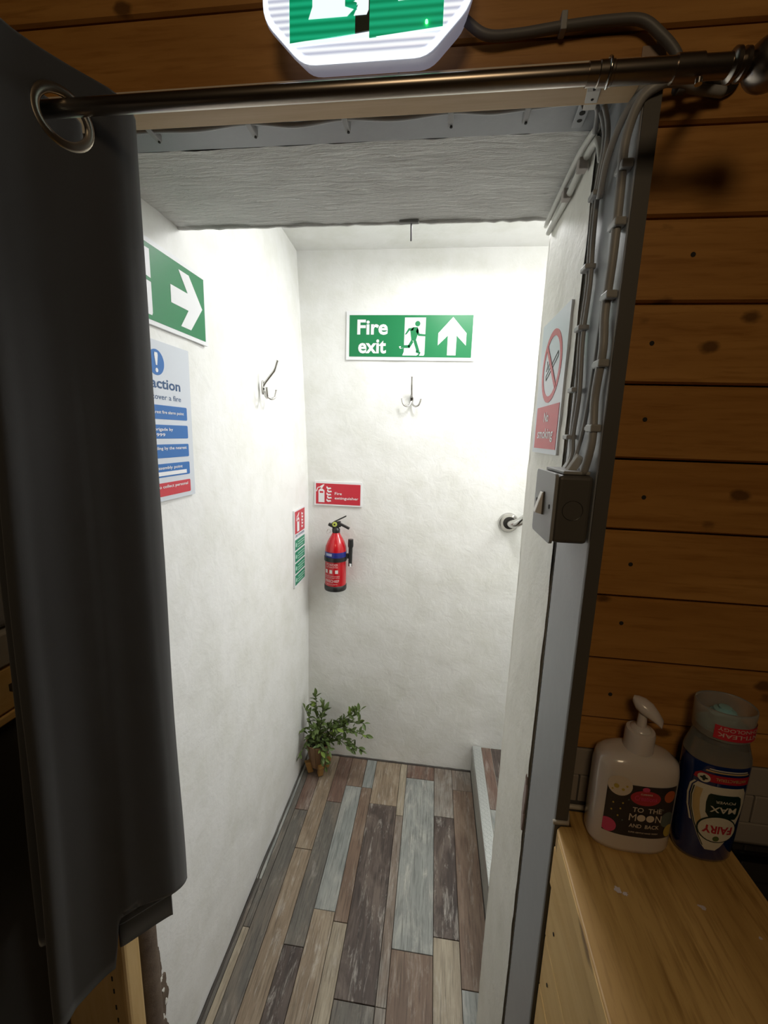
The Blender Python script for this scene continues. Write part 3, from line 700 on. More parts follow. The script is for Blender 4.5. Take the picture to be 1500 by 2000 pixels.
# Fire extinguisher (back wall)
e, d = signbox('extinguisher_sign', FRB, -.497, 1.200, -.294, 1.302, 'small red fire extinguisher sign on the wall above the extinguisher')
x0, y0, x1, y1 = -.491, 1.206, -.301, 1.293
panel('red_panel', [(x0, y0), (x1, y0), (x1, y1), (x0, y1)], FRB, d, M['sign_red'], e)
def ext_icon(x, y, h, fr, d, m_, par, mr):
    b = MB(); w_ = h*.34
    b.prism([(x, y), (x+w_, y), (x+w_, y+h*.66), (x+w_*.65, y+h*.76), (x+w_*.35, y+h*.76), (x, y+h*.66)], fr, d, d+.0004)
    b.prism([(x+w_*.4, y+h*.78), (x+w_*.6, y+h*.78), (x+w_*1.0, y+h), (x+w_*.8, y+h), (x+w_*.3, y+h*.9)], fr, d, d+.0004)
    b.prism(strip([(x+w_*.4, y+h*.86), (x-.1*w_, y+h*.82), (x-.35*w_, y+h*.6)], h*.05), fr, d, d+.0004); b.build('extinguisher_pictogram', m_, par)
    panel('pictogram_band', [(x+w_*.2, y+h*.52), (x+w_*.8, y+h*.52), (x+w_*.8, y+h*.62), (x+w_*.2, y+h*.62)], fr, d+.0004, mr, par, .0002)
def flames(x, y, h, fr, d, m_, par):
    b = MB()
    for i in range(5):
        yy = y+h*(i*.19); q = x+(i % 2)*h*.04
        b.prism([(q, yy+h*.10), (q+h*.10, yy+h*.02), (q+h*.30, yy+h*.06), (q+h*.26, yy+h*.14), (q+h*.12, yy+h*.12), (q+h*.02, yy+h*.22)], fr, d, d+.0004)
    b.build('flame_pictogram', m_, par)
ext_icon(-.480, 1.213, .076, FRB, d+.0005, M['sign_white'], e, M['sign_red']); flames(-.446, 1.214, .070, FRB, d+.0005, M['sign_white'], e)
letters(FRB, d+.001, M['sign_white'], e, [('Fire', -.410, 1.247, .011, dict(width=.030)), ('extinguisher', -.410, 1.228, .011, dict(width=.101))])
# arrow sign (left wall)
e, d = signbox('arrow_exit_sign', FRL, .614, 1.683, .936, 1.827, 'green and white exit sign with right arrow on left wall beside curtain')
panel('green_panel', [(.622, 1.691), (.925, 1.691), (.925, 1.818), (.622, 1.818)], FRL, d, M['sign_green'], e)
def arrow_right(x, y, w_, h):
    return [(x+(b-y)/h*w_, y+h-(a-x)/w_*h) for a, b in arrow_up(x, y, w_, h)]
panel('arrow', arrow_right(.805, 1.702, .110, .105), FRL, d+.0005, M['sign_white'], e)
runner(None, FRL, .680, 1.699, .110, d+.0005, d+.001, d+.0016, M['sign_white'], M['sign_green'], e)
# fire action notice (left wall)
e, d = signbox('fire_action_notice', FRL, .653, 1.360, .855, 1.658, 'tall blue and white fire action notice on left wall below arrow sign', M['sign_silver'], cat='notice')
panel('mandatory_disc', circ(.749, 1.619, .0230), FRL, d, M['sign_blue'], e)
b = MB(); b.prism([(.7470, 1.614), (.7510, 1.614), (.7540, 1.632), (.7530, 1.6365), (.7450, 1.6365), (.7440, 1.632)], FRL, d+.0005, d+.001); b.prism(circ(.749, 1.6050, .0040, 14), FRL, d+.0005, d+.001); b.build('exclamation_mark', M['sign_white'], e)
letters(FRL, d+.0003, M['ink_blue'], e, [('Fire action', .664, 1.5735, .0185, dict(width=.156, bold=.02)), ('If you discover a fire', .660, 1.5530, .0100, dict(width=.160, bold=.005))])
rows = [(1.5165, 1.5425, 'sign_blue', [('Operate the nearest fire alarm point', 1.5270, .0056, .164)]),
        (1.4800, 1.5060, 'sign_blue', [('Call the Fire brigade by', 1.4950, .0056, .125), ('dialling', 1.4845, .0056, .046), ('  999', 1.4845, .0056, -.026)]),
        (1.4430, 1.4690, 'sign_blue', [('Leave the building by the nearest', 1.4590, .0056, .168), ('exit', 1.4480, .0056, .016)]),
        (1.4060, 1.4320, 'sign_blue', [('Go to your assembly point', 1.4215, .0056, .150)]),
        (1.3690, 1.3950, 'sign_red', [('Do not stop to collect personal', 1.3850, .0056, .166), ('belongings', 1.3745, .0056, .055)])]
k = 0
for ya, yb, mm, L_ in rows:
    panel('instruction_bar', rrect(.656, ya, .838, yb, .003), FRL, d, M[mm], e)
    letters(FRL, d+.001, M['sign_white'], e, [(s.strip(), .662 if w_ > 0 else .736, y, h, dict(width=abs(w_), bold=.015)) for s, y, h, w_ in L_])
panel('blank_box', [(.716, 1.4835), (.728, 1.4835), (.728, 1.4915), (.716, 1.4915)], FRL, d+.0005, M['sign_white'], e)
panel('blank_box', [(.662, 1.4090), (.826, 1.4090), (.826, 1.4165), (.662, 1.4165)], FRL, d+.0005, M['sign_white'], e)
# small action sign near the corner
e, d = signbox('extinguisher_instructions', FRL, 1.508, .896, 1.638, 1.206, 'narrow red and green extinguisher instruction sign on left wall near the corner', cat='notice')
panel('red_panel', [(1.514, 1.112), (1.632, 1.112), (1.632, 1.200), (1.514, 1.200)], FRL, d, M['sign_red'], e)
ext_icon(1.538, 1.118, .074, FRL, d+.0005, M['sign_white'], e, M['sign_red']); flames(1.590, 1.122, .068, FRL, d+.0005, M['sign_white'], e)
letters(FRL, d+.0003, M['ink_blue'], e, [('DRY POWDER', 1.518, 1.098, .009, dict(width=.11, bold=.02))])
for i in range(4):
    yb = 1.088-i*.0475
    panel('green_bar', [(1.514, yb-.041), (1.632, yb-.041), (1.632, yb), (1.514, yb)], FRL, d, M['sign_green2'], e)
    b = MB()
    b.prism(circ(1.528, yb-.021, .009, 14), FRL, d+.0005, d+.0008)
    for r_ in range(3): b.prism([(1.545, yb-.014-r_*.010), (1.545+.08*(1-.2*(r_ == 2)), yb-.014-r_*.010), (1.545+.08*(1-.2*(r_ == 2)), yb-.010-r_*.010), (1.545, yb-.010-r_*.010)], FRL, d+.0005, d+.0008)
    b.build('small_print', mat('pale_green_print', (.35, .6, .48), .5), e)
# no smoking (right reveal)
e, d = signbox('no_smoking_sign', FRR, -.818, 1.478, -.660, 1.697, 'no smoking sign with red circle on the right reveal above the switch', M['sign_silver'], th=.0008, d=.0026)
b = MB(); cx, cy = -.738, 1.618
for i in range(40):
    a0, a1 = R(i*9), R(i*9+9)
    b.prism([(cx+.0570*math.cos(a0), cy+.0570*math.sin(a0)), (cx+.0570*math.cos(a1), cy+.0570*math.sin(a1)), (cx+.0470*math.cos(a1), cy+.0470*math.sin(a1)), (cx+.0470*math.cos(a0), cy+.0470*math.sin(a0))], FRR, d, d+.0005)
b.prism(strip([(cx-.035, cy+.035), (cx+.035, cy-.035)], .0085), FRR, d+.0006, d+.0009); b.build('prohibition_ring', M['sign_red'], e)
b = MB(); 
for q in (strip([(cx-.030, cy-.012), (cx+.034, cy+.018)], .0018), strip([(cx-.027, cy-.019), (cx+.037, cy+.011)], .0018), strip([(cx+.034, cy+.018), (cx+.037, cy+.011)], .0018), strip([(cx-.030, cy-.012), (cx-.027, cy-.019)], .0018), strip([(cx-.030, cy-.004), (cx-.024, cy+.004), (cx-.028, cy+.012)], .0016), strip([(cx-.021, cy-.002), (cx-.015, cy+.006), (cx-.019, cy+.015)], .0016)): b.prism(q, FRR, d, d+.0005)
b.build('cigarette_pictogram', M['ink'], e)
panel('red_panel', [(-.805, 1.486), (-.668, 1.486), (-.668, 1.556), (-.805, 1.556)], FRR, d, M['sign_red'], e)
letters(FRR, d+.001, M['sign_white'], e, [('No', -.736, 1.530, .016, dict(align='C', bold=.01)), ('smoking', -.736, 1.503, .0165, dict(align='C', width=.098, bold=.01))])

# ------------------------------------------------------------------ coat hooks
def hook(fr, cx, cy, label, size=1.0):
    o, u, v, n = fr; e = empty('coat_hook', tuple(o+u*cx+v*cy), label, 'hook', 'triple coat hooks')
    P = lambda a, b, c: o+u*(cx+a*size)+v*(cy+b*size)+n*(c*size)
    b = MB()
    prof = circ(0, 0, .0075, 20, .021); b.prism([(cx+x*size, cy+y*size) for x, y in prof], fr, .002, .008); b.build('back_plate', M['chrome'], e, bevel=.002, smooth=40)
    b = MB(); b.tube(sm([P(0, .004, .006), P(0, .016, .014), P(0, .035, .030), P(0, .050, .042), P(0, .066, .048), P(0, .078, .052)]), [.0038]*20+[.0034]*9+[.0040, .0044], 10); b.build('upper_prong', M['chrome'], e, smooth=True)
    for sgn in (-1, 1):
        b = MB(); b.tube(sm([P(0, -.010, .008), P(sgn*.006, -.024, .016), P(sgn*.016, -.031, .024), P(sgn*.029, -.026, .030), P(sgn*.036, -.010, .032), P(sgn*.037, -.003, .032)]), [.0036]*25+[.0032]*4+[.0040]*2, 10); b.build('side_prong', M['chrome'], e, smooth=True)
    b = MB(); b.lathe([(.0030, 0), (.0026, .0015)], tuple(P(0, -.004, .0085)), 12, axis=n); b.build('screw', M['dark'], e)
    return e
hook(FRB, -.104, 1.645, 'chrome triple coat hook on the far wall below the fire exit sign')
hook(FRL, 1.238, 1.628, 'chrome triple coat hook on the left wall near the corner')

# ------------------------------------------------------------------ handrail
hr = empty('grab_rail', (.307, YB, 1.168), 'chrome handrail with round wall flange on far wall, partly behind the reveal', 'handrail')
mb = MB(); mb.lathe([(.040, 0), (.040, .004), (.036, .009), (.024, .011)], (.307, YB-.002, 1.168), 36, axis=Vector((0, -1, 0))); mb.build('flange', M['chrome'], hr, smooth=40)
mb = MB(); mb.lathe([(.025, 0), (.025, .003)], (.310, YB-.0125, 1.168), 28, axis=Vector((0, -1, 0))); mb.build('flange_gap', M['dark'], hr)
mb = MB(); mb.tube(sm([(.312, YB-.010, 1.168), (.316, YB-.035, 1.169), (.335, YB-.058, 1.180), (.370, YB-.064, 1.208), (.46, YB-.064, 1.275), (.75, YB-.064, 1.49), (1.20, YB-.064, 1.82)]), .0165, 20); mb.build('rail', M['chrome'], hr, smooth=True)
mb = MB(); mb.tube([(1.10, YB-.06, 1.745), (1.10, YB-.002, 1.72)], .008, 12); mb.lathe([(.030, 0), (.030, .006)], (1.10, YB-.002, 1.72), 24, axis=Vector((0, -1, 0))); mb.build('wall_mount', M['chrome'], hr, smooth=40)

# ------------------------------------------------------------------ switch
sw = empty('light_switch', (.16, .545, 1.38), 'grey metal-clad light switch box with white rocker on the door jamb', 'switch')
SX = .139
mb = MB(); mb.box(SX+.004, XR-.0005, .503, .590, 1.380, 1.461); mb.build('back_box', M['shaded_grey'], sw, bevel=.005, seg=3)  # unlit box sides, shade painted in with the darkened grey
SF = frame((SX+.004, 0, 0), (0, -1, 0), (0, 0, 1))
mb = MB(); mb.prism(rrect(-.5915, 1.3785, -.5015, 1.4625, .006), SF, 0, .004); mb.build('face_plate', mat('hammered_grey', (.27, .275, .275), .45), sw, bevel=.0008)
mb = MB(); mb.lathe([(.0108, 0), (.0118, .0006), (.0118, .0), (.0102, -.0002)], (.162, .5032, 1.420), 28, axis=Vector((0, -1, 0))); mb.build('knockout_ring', M['black'], sw)
mb = MB(); mb.prism([(-.553, 1.4075), (-.541, 1.4075), (-.541, 1.4365), (-.553, 1.4365)], SF, .002, .006); mb.build('rocker_well', M['shaded_grey'], sw)
mb = MB(); mb.obox((SX-.0020, .5475, 1.4215), (.0045, 0, -.0013), (0, .0060, 0), (.0036, 0, .0132)); mb.build('rocker', M['rocker'], sw, bevel=.0012)
for y in (.578, .516):
    mb = MB(); mb.lathe([(.003, 0), (.0028, .0008)], (SX+.0002, y, 1.4215), 12, axis=Vector((-1, 0, 0))); mb.build('screw', M['dark'], sw)
mb = MB(); mb.box(SX+.01, XR-.004, .508, .585, 1.4615, 1.4655); mb.build('box_lip', M['grey_cable'], sw, bevel=.001)
mb = MB(); mb.obox((.166, .530, 1.470), (.004, 0, -.002), (0, .003, .002), (.006, -.002, .012)); mb.build('cable_tag', mat('cable_sleeve', (.38, .37, .34), .5), sw, bevel=.001)

# ------------------------------------------------------------------ fire extinguisher
ex = empty('fire_extinguisher', (-.390, 1.645, .852), 'small red fire extinguisher with black base hung in the far corner', 'fire extinguisher')
ec3 = Vector((-.390, 1.648, 0)); rr = .0445; zb = .852
mb = MB(); mb.lathe([(.030, zb+.004), (rr-.001, zb+.010), (rr, zb+.018), (rr, zb+.175), (rr-.002, zb+.190), (rr-.010, zb+.210), (rr-.020, zb+.228), (rr-.027, zb+.240), (rr-.030, zb+.248)], ec3, 40); mb.build('cylinder', M['red'], ex, smooth=50)
mb = MB(); mb.lathe([(.036, zb), (rr+.001, zb+.003), (rr+.0022, zb+.008), (rr+.0022, zb+.024), (rr, zb+.026)], ec3, 40); mb.build('base_boot', M['black'], ex, smooth=50)
mb = MB(); mb.lathe([(rr+.0002, zb+.148), (rr+.0007, zb+.148), (rr+.0007, zb+.170), (rr+.0002, zb+.170)], ec3, 40); mb.build('blue_band', mat('blue_band', (.02, .03, .22), .3), ex, smooth=50)
mb = MB(); mb.lathe([(rr+.0005, zb+.130), (rr+.0035, zb+.131), (rr+.0035, zb+.147), (rr+.0005, zb+.148)], ec3, 40); mb.box(-.405, -.375, 1.688, YB-.001, zb+.06, zb+.20); mb.build('bracket_strap', M['black'], ex, smooth=50)
mb = MB(); mb.lathe([(.015, zb+.246), (.0165, zb+.249), (.0165, zb+.262), (.012, zb+.266), (.012, zb+.285)], ec3, 20); mb.build('neck', M['black'], ex, smooth=50)
mb = MB(); mb.obox((-.388, 1.646, zb+.280), (.018, 0, .004), (0, .010, 0), (-.002, 0, .012)); mb.obox((-.412, 1.646, zb+.277), (.009, 0, -.004), (0, .008, 0), (.002, 0, .006)); mb.build('valve_head', M['black'], ex, bevel=.003)
mb = MB(); mb.obox((-.360, 1.646, zb+.278), (.026, 0, -.012), (0, .007, 0), (.0018, 0, .004)); mb.build('carry_handle', M['black'], ex, bevel=.0015)
mb = MB(); mb.obox((-.374, 1.646, zb+.304), (.026, 0, .014), (0, .006, 0), (-.001, 0, .0022)); mb.build('lever', M['black'], ex, bevel=.0008)
mb = MB(); mb.lathe([(.010, 0), (.0098, .004)], (-.393, 1.636, zb+.283), 20, axis=Vector((0, -1, 0))); mb.build('gauge', mat('yellow_green_gauge', (.55, .62, .12), .4), ex)
mb = MB(); mb.lathe([(.0035, 0), (.0035, .001)], (-.393, 1.6319, zb+.283), 12, axis=Vector((0, -1, 0))); mb.build('gauge_pointer', M['dark'], ex)
mb = MB(); mb.tube([(-.419+.007*math.cos(k*PI/8), 1.640, zb+.252+.008*math.sin(k*PI/8)) for k in range(17)], .0011, 6); mb.build('pin_ring', M['chrome'], ex, smooth=True)
mb = MB(); mb.tube(sm([(-.3265, 1.642, zb+.222), (-.3265, 1.642, zb+.20), (-.3268, 1.642, zb+.16), (-.3275, 1.642, zb+.108)], 5), [.011]*4+[.0115]*3+[.0085]*3+[.008]*6, 16); mb.obox((-.339, 1.646, zb+.150), (.009, 0, 0), (0, .006, 0), (0, 0, .010)); mb.build('nozzle_hose', M['black'], ex, smooth=40)
mb = MB(); mb.lathe([(.0045, 0), (.0045, .012)], (-.3255, 1.634, zb+.108), 12); mb.build('nozzle_tip', M['sign_white'], ex, smooth=40)
def cyl(cx, cy, r_, a0=-90):
    return lambda x, z, d: Vector((cx+(r_+d)*math.cos(R(a0)+x/r_), cy+(r_+d)*math.sin(R(a0)+x/r_), z))
cf = cyl(ec3.x, ec3.y, rr, -98)
letters(None, .0005, mat('extinguisher_print', (.72, .45, .45), .5), ex, [('POWDER', 0, zb+.114, .010, dict(align='C', width=.052)), ('EXTINGUISHER', 0, zb+.106, .005, dict(align='C', width=.052)), ('FIRECHIEF', .0, zb+.044, .011, dict(align='C', width=.062, bold=.02)), ('Use on wood paper textiles', 0, zb+.062, .0045, dict(align='C', width=.066)), ('flammable liquids and gases', 0, zb+.069, .0045, dict(align='C', width=.066)), ('Service yearly', 0, zb+.034, .0045, dict(align='C', width=.05))], curve=cf)
mb = MB()
for q in (-.026, -.004, .020):
    n_ = 4
    for k in range(n_):
        a_, b_ = q-.006+.012*k/n_, q-.006+.012*(k+1)/n_
        mb.add([cf(a_, zb+.082, .0006), cf(b_, zb+.082, .0006), cf(b_, zb+.097, .0006), cf(a_, zb+.097, .0006)], [(0, 1, 2, 3)])
mb.build('class_symbols', mat('symbol_print', (.75, .68, .66), .5), ex)
mb = MB()
for k in range(8):
    a_, b_ = -.030+.030*k/8, -.030+.030*(k+1)/8
    mb.add([cf(a_, zb+.155, .0009), cf(b_, zb+.155, .0009), cf(b_, zb+.166, .0009), cf(a_, zb+.166, .0009)], [(0, 1, 2, 3)])
mb.build('band_print', mat('band_print', (.45, .48, .70), .4), ex)

# ------------------------------------------------------------------ plant in wooden pot
pc = Vector((-.452, 1.610, 0))
pp = empty('potted_plant', tuple(pc), 'green artificial boxwood in a small wooden pot on feet in the corner', 'plant')
mb = MB(); n = 12
for k in range(n):
    a0, a1 = 2*PI*k/n+.02, 2*PI*(k+1)/n-.02
    def q(a_, r_, z): return pc+Vector((r_*math.cos(a_), r_*math.sin(a_), z))
    s_ = MB(); s_.add([q(a0, .034, .030), q(a1, .034, .030), q(a1, .056, .150), q(a0, .056, .150), q(a0, .029, .030), q(a1, .029, .030), q(a1, .051, .150), q(a0, .051, .150)], [(0,1,2,3), (7,6,5,4), (0,4,5,1), (3,2,6,7), (1,5,6,2), (0,3,7,4)])
    s_.build('pot_stave', M['pot'], pp, bevel=.001, seg=1)
s_ = MB(); s_.lathe([(.031, .030), (.051, .143)], pc, 20); s_.build('pot_filling', M['soil'], pp)
for a_ in (-60, 30, 120, 210):
    dx, dy = math.cos(R(a_)), math.sin(R(a_)); c = pc+Vector((dx*.042, dy*.042, .028))
    s_ = MB(); s_.obox(c+Vector((0, 0, .002)), Vector((dx*.012, dy*.012, 0))+Vector((0, 0, 0)), Vector((-dy*.011, dx*.011, 0)), Vector((dx*.007, dy*.007, .026))); o = s_.build('pot_foot', M['pot_leg'], pp, bevel=.002)
    for v_ in o.data.vertices:
        if v_.co.z < .004: v_.co.z = .001
lm = bpy.data.meshes.new('leaf')
lv = [(0, 0, 0), (.0042, .006, .0012), (.0052, .012, .0016), (.0034, .019, .0008), (0, .024, -.001), (-.0034, .019, .0008), (-.0052, .012, .0016), (-.0042, .006, .0012), (0, .012, -.0008)]
lm.from_pydata(lv, [], [(0, 1, 8), (1, 2, 8), (2, 3, 8), (3, 4, 8), (4, 5, 8), (5, 6, 8), (6, 7, 8), (7, 0, 8)]); lm.materials.append(M['leaf'])
lm2 = lm.copy(); lm2.materials.clear(); lm2.materials.append(M['leaf2'])
tips = [(-.018, .02, .352), (.025, -.01, .335), (-.060, .0, .30), (-.066, -.035, .215), (-.062, -.070, .125), (.05, -.06, .08), (.062, -.055, .15), (.11, .01, .25), (.155, .02, .30), (.185, .015, .31), (.205, .0, .26), (.215, -.03, .225), (.200, -.035, .155), (.15, -.045, .165), (.09, -.03, .24), (.0, -.055, .24), (-.035, -.05, .18), (.02, .04, .28), (.035, -.065, .12), (.13, .0, .21)]
nl = 0
for ti, tp in enumerate(tips):
    tip = pc+Vector(tp); b0 = pc+Vector((tp[0]*.08, tp[1]*.2, .125))
    mid = (b0+tip)/2+Vector((0, 0, .05 if tp[2] < .3 else .015)); pts = sm([b0, mid, tip], 6)
    s_ = MB(); s_.tube(pts, .0015, 5); spg = s_.build('sprig', M['stem'], pp, smooth=True)
    ln = (mid-b0).length+(tip-mid).length; cnt = max(8, int(ln/.0095))
    for k in range(cnt):
        t_ = .22+.78*k/(cnt-1); i = min(int(t_*(len(pts)-1)), len(pts)-2); p = pts[i].lerp(pts[i+1], t_*(len(pts)-1)-i); tg = (pts[i+1]-pts[i]).normalized()
        side = Vector((random.uniform(-1, 1), random.uniform(-1, .6), random.uniform(-.5, .9)))
        dr = (tg*.8+side.normalized()*.9).normalized()
        if p.x+dr.x*.042 < XL+.008: dr.x = abs(dr.x)
        if p.y+dr.y*.042 > YB-.006: dr.y = -abs(dr.y)
        if k == cnt-1: dr = tg
        o = bpy.data.objects.new('leaf', lm2 if random.random() < .22 else lm); C.objects.link(o); o.parent = spg
        q_ = dr.to_track_quat('Y', 'Z'); sc_ = random.uniform(1.15, 1.65)
        o.rotation_mode = 'QUATERNION'; o.rotation_quaternion = q_ @ Matrix.Rotation(random.uniform(-1, 1), 3, 'Y').to_quaternion(); o.scale = (sc_,)*3; o.location = p-pc; nl += 1

# ------------------------------------------------------------------ tiles, worktop, cooker
tz = [(1.0525, 1.0925), (1.0110, 1.0510), (.9695, 1.0095), (.928, .968)]
for r_, (z0, z1) in enumerate(tz):
    x = .219-(.1095 if r_ % 2 else .1095*1.5)
    while x < 1.3:
        a_, b_ = max(x+.001, .2035), x+.1085
        if b_ > .205 and (z0 > 1.0 or b_ > .405):
            if z0 < 1.0: a_ = max(a_, .400)
            s_ = MB(); s_.box(a_, b_, YW+.0015, YW+.010, z0, z1); s_.build('wall_tile', M['tile'], wb, bevel=.0012)
        x += .1095
mb = MB(); mb.box(.2035, 1.3, YW+.004, YW+.0145, .90, 1.0935); mb.build('tile_grout', M['grout'], wb)
mb = MB(); mb.tube([(.203+i*.0102, YW-.001, 1.0035+.0006*math.sin(i)) for i in range(20)], .0035, 8); mb.tube([(.181, .4975, 1.002), (.199, .4975, 1.0025), (.203, .51, 1.003), (.204, YW-.001, 1.0035)], .003, 8)
mb.build('silicone_bead', mat('off_white_sealant', (.42, .37, .30), .4), wb, smooth=True)
wt = empty('worktop', (.29, .0, .965), 'oiled wooden worktop with spots on it, under the soap bottles', 'worktop')
mb = MB(); k = []
for (x, y) in [(.397, -.6), (.397, .522), (.2045, .522), (.2045, .4965), (.190, .4955), (.1845, .490), (.1825, .480), (.1765, .30), (.166, -.6)]: k.append((x, y))
FT = frame((0, 0, 0), (1, 0, 0), (0, 1, 0)); mb.prism(k, FT, .972, 1.0); mb.build('top_slab', M['counter_wood'], wt, bevel=.0025, seg=3)
mb = MB(); mb.prism([(.1755, -.6), (.181, -.6), (.186, .478), (.1835, .478), (.1775, .30)], FT, .9735, .9985)
mb.v = [Vector((v.x-.0015, v.y, v.z)) for v in mb.v]; mb.build('front_lipping', M['pine'], wt, bevel=.002)
sp1 = mat('limescale_spot', (.60, .52, .52), .5)
for cx, cy, r_, sd in ((.232, .421, .0045, 1), (.2385, .4175, .0028, 3), (.3175, .4155, .0035, 5), (.3605, .3925, .0018, 7)):
    blob(FT, cx, cy, r_, r_*.8, 1.0001, 1.0005, sp1, 'spill_spot', wt, sd, 20, .6)
un_ = empty('base_unit', (.29, -.05, 0), 'pine boarded base unit beneath the worktop beside the grey jamb', 'cabinet')
mb = MB(); mb.box(.192, .395, -.6, .494, .02, .970); mb.build('carcass', M['room_dark'], un_)
mb = MB(); mb.box(.1835, .1925, -.6, .492, .912, .9715); mb.build('top_rail', M['pine'], un_, bevel=.002)
z = .910; hh = [.085, .085, .085, .085, .085, .085, .085, .085, .085, .085]
for i, h in enumerate(hh):
    mb = MB(); mb.box(.1862+.0004*(i % 2), .1925, -.6, .4925, z-h, z-.0022); o = mb.build('side_board', M['pine'], un_, bevel=.0022)
    n_ = MB(); n_.lathe([(.0022, 0), (.002, .0008)], (.1860, .462, z-h*.5), 8, axis=Vector((-1, 0, 0))); n_.build('nail', M['dark'], o)
    z -= h
ck = empty('cooker', (.62, .15, 0), 'glossy black cooker with chrome trim at the right end of worktop', 'cooker')
mb = MB(); mb.box(.4015, .90, -.05, .505, 0, .972); mb.build('body', M['black'], ck, bevel=.004)
mb = MB(); mb.box(.4005, .905, -.05, .512, .9725, .986); mb.build('hob_glass', M['black_glass'], ck, bevel=.005, seg=4)
mb = MB(); mb.box(.404, .90, .498, .514, .9865, .994); mb.build('rear_ledge', M['black_glass'], ck, bevel=.003)
for (x, y) in ((.452, .425), (.455, .30)):
    mb = MB(); mb.lathe([(.040, 0), (.040, .004), (.036, .006), (.028, .006), (.028, .0085), (.012, .010)], (x, y, .986), 32); mb.build('burner', M['chrome'] if y < .4 or True else M['black'], ck, smooth=40)
    mb = MB(); mb.lathe([(.026, 0), (.026, .009), (.022, .012)], (x, y, .9945), 32); mb.build('burner_cap', M['black'], ck, smooth=40)

# ------------------------------------------------------------------ hand wash
so = empty('hand_wash_bottle', (.268, .493, 1.0), 'white pump hand wash bottle with dark space label on the worktop', 'bottle')
sc = Vector((.268, .493, 1.0)); HX, HY = .0485, .0265
def sup(a_, hx, hy, e_=2.6):
    c_, s_ = math.cos(a_), math.sin(a_); return (hx*math.copysign(abs(c_)**(2/e_), c_), hy*math.copysign(abs(s_)**(2/e_), s_))
def ell(mb, c, rings, n=48, e_=2.6):
    base = len(mb.v)
    for hx, hy, z in rings:
        for k in range(n):
            x, y = sup(2*PI*k/n, hx, hy, e_); mb.v.append(c+Vector((x, y, z)))
    for i in range(len(rings)-1):
        for k in range(n):
            a_ = base+i*n+k; b_ = base+i*n+(k+1) % n; mb.f.append((a_, b_, b_+n, a_+n)); mb.mi.append(0)
    mb.f.append(tuple(base+k for k in reversed(range(n)))); mb.f.append(tuple(base+(len(rings)-1)*n+k for k in range(n))); mb.mi += [0, 0]
mb = MB(); ell(mb, sc, [(.042, .021, .0), (.0465, .0250, .002), (.0485, .0265, .008), (.0485, .0265, .104), (.0475, .0260, .112), (.046, .0245, .119), (.039, .0215, .1245), (.028, .018, .128), (.017, .0150, .130)]); mb.build('bottle_body', M['soap'], so, smooth=60)
mb = MB(); mb.lathe([(.0150, .129), (.0165, .130), (.0165, .152), (.0155, .155), (.012, .156)], sc, 32); mb.build('collar', M['pump'], so, smooth=40)
mb = MB(); mb.lathe([(.0125, .154), (.0110, .158), (.0055, .160), (.0048, .178)], sc, 24); mb.build('pump_stem', M['pump'], so, smooth=50)
# pump head: nozzle pointing to the viewer's right and down
hd = Vector((.80, -.60, 0)).normalized(); pc2 = sc+Vector((0, 0, .180)); mb = MB(); sd = Vector((-hd.y, hd.x, 0))
rings = [(-.012, .005, .007, .004), (-.007, .0095, .004, .008), (0, .011, .002, .0095), (.008, .0100, -.001, .0090), (.015, .0075, -.006, .0070), (.021, .0052, -.012, .0050)]
b0 = len(mb.v)
for t_, wd, dz, th in rings:
    for k in range(16):
        a_ = 2*PI*k/16; mb.v.append(pc2+hd*t_+sd*wd*math.cos(a_)+Vector((0, 0, dz+th*math.sin(a_)+.004)))
for i in range(len(rings)-1):
    for k in range(16): a_ = b0+i*16+k; b_ = b0+i*16+(k+1) % 16; mb.f.append((a_, b_, b_+16, a_+16)); mb.mi.append(0)
mb.f.append(tuple(b0+k for k in reversed(range(16)))); mb.f.append(tuple(b0+5*16+k for k in range(16))); mb.mi += [0, 0]
mb.build('pump_head', M['pump'], so, smooth=60)
# label wrapped on the front: arc-length map on the superellipse
def wrapper(c, hxf, hyf, e_=2.6):
    """x = arc length from the front centre, z = height above base"""
    N = 240; tab = []
    def P(a_, z): return sup(a_, hxf(z), hyf(z), e_)
    pts = [sup(-PI/2+PI*.62*(i/N-.5)*2, hxf(.05), hyf(.05), e_) for i in range(N+1)]; an = [-PI/2+PI*.62*(i/N-.5)*2 for i in range(N+1)]
    s_ = [0]
    for i in range(N): s_.append(s_[-1]+math.hypot(pts[i+1][0]-pts[i][0], pts[i+1][1]-pts[i][1]))
    h = s_[N//2]; s_ = [q-h for q in s_]
    def f(x, z, d):
        j = 0
        lo, hi = 0, N
        while hi-lo > 1:
            md = (lo+hi)//2
            if s_[md] <= x: lo = md
            else: hi = md
        k = (x-s_[lo])/max(1e-9, s_[hi]-s_[lo]); a_ = an[lo]+(an[hi]-an[lo])*k
        px, py = sup(a_, hxf(z)+d, hyf(z)+d, e_); return c+Vector((px, py, z))
    return f
wf = wrapper(sc, lambda z: HX, lambda z: HY)
def wpoly(poly, f, d, m_, name, par, nx=1):
    b = MB(); b.add([f(x, y, d) for x, y in poly], [tuple(range(len(poly)))]); return b.build(name, m_, par)
def wfill(x0, z0, x1, z1, f, d, m_, name, par, n=24, nz=1, top=None, bot=None):
    b = MB(); vs = []; fs = []
    for j in range(nz+1):
        for i in range(n+1):
            x = x0+(x1-x0)*i/n; lo = bot(x) if bot else z0; hi = top(x) if top else z1
            vs.append(f(x, lo+(hi-lo)*j/nz, d))
    for j in range(nz):
        for i in range(n): a_ = j*(n+1)+i; fs.append((a_, a_+1, a_+n+2, a_+n+1))
    b.add(vs, fs); return b.build(name, m_, par)
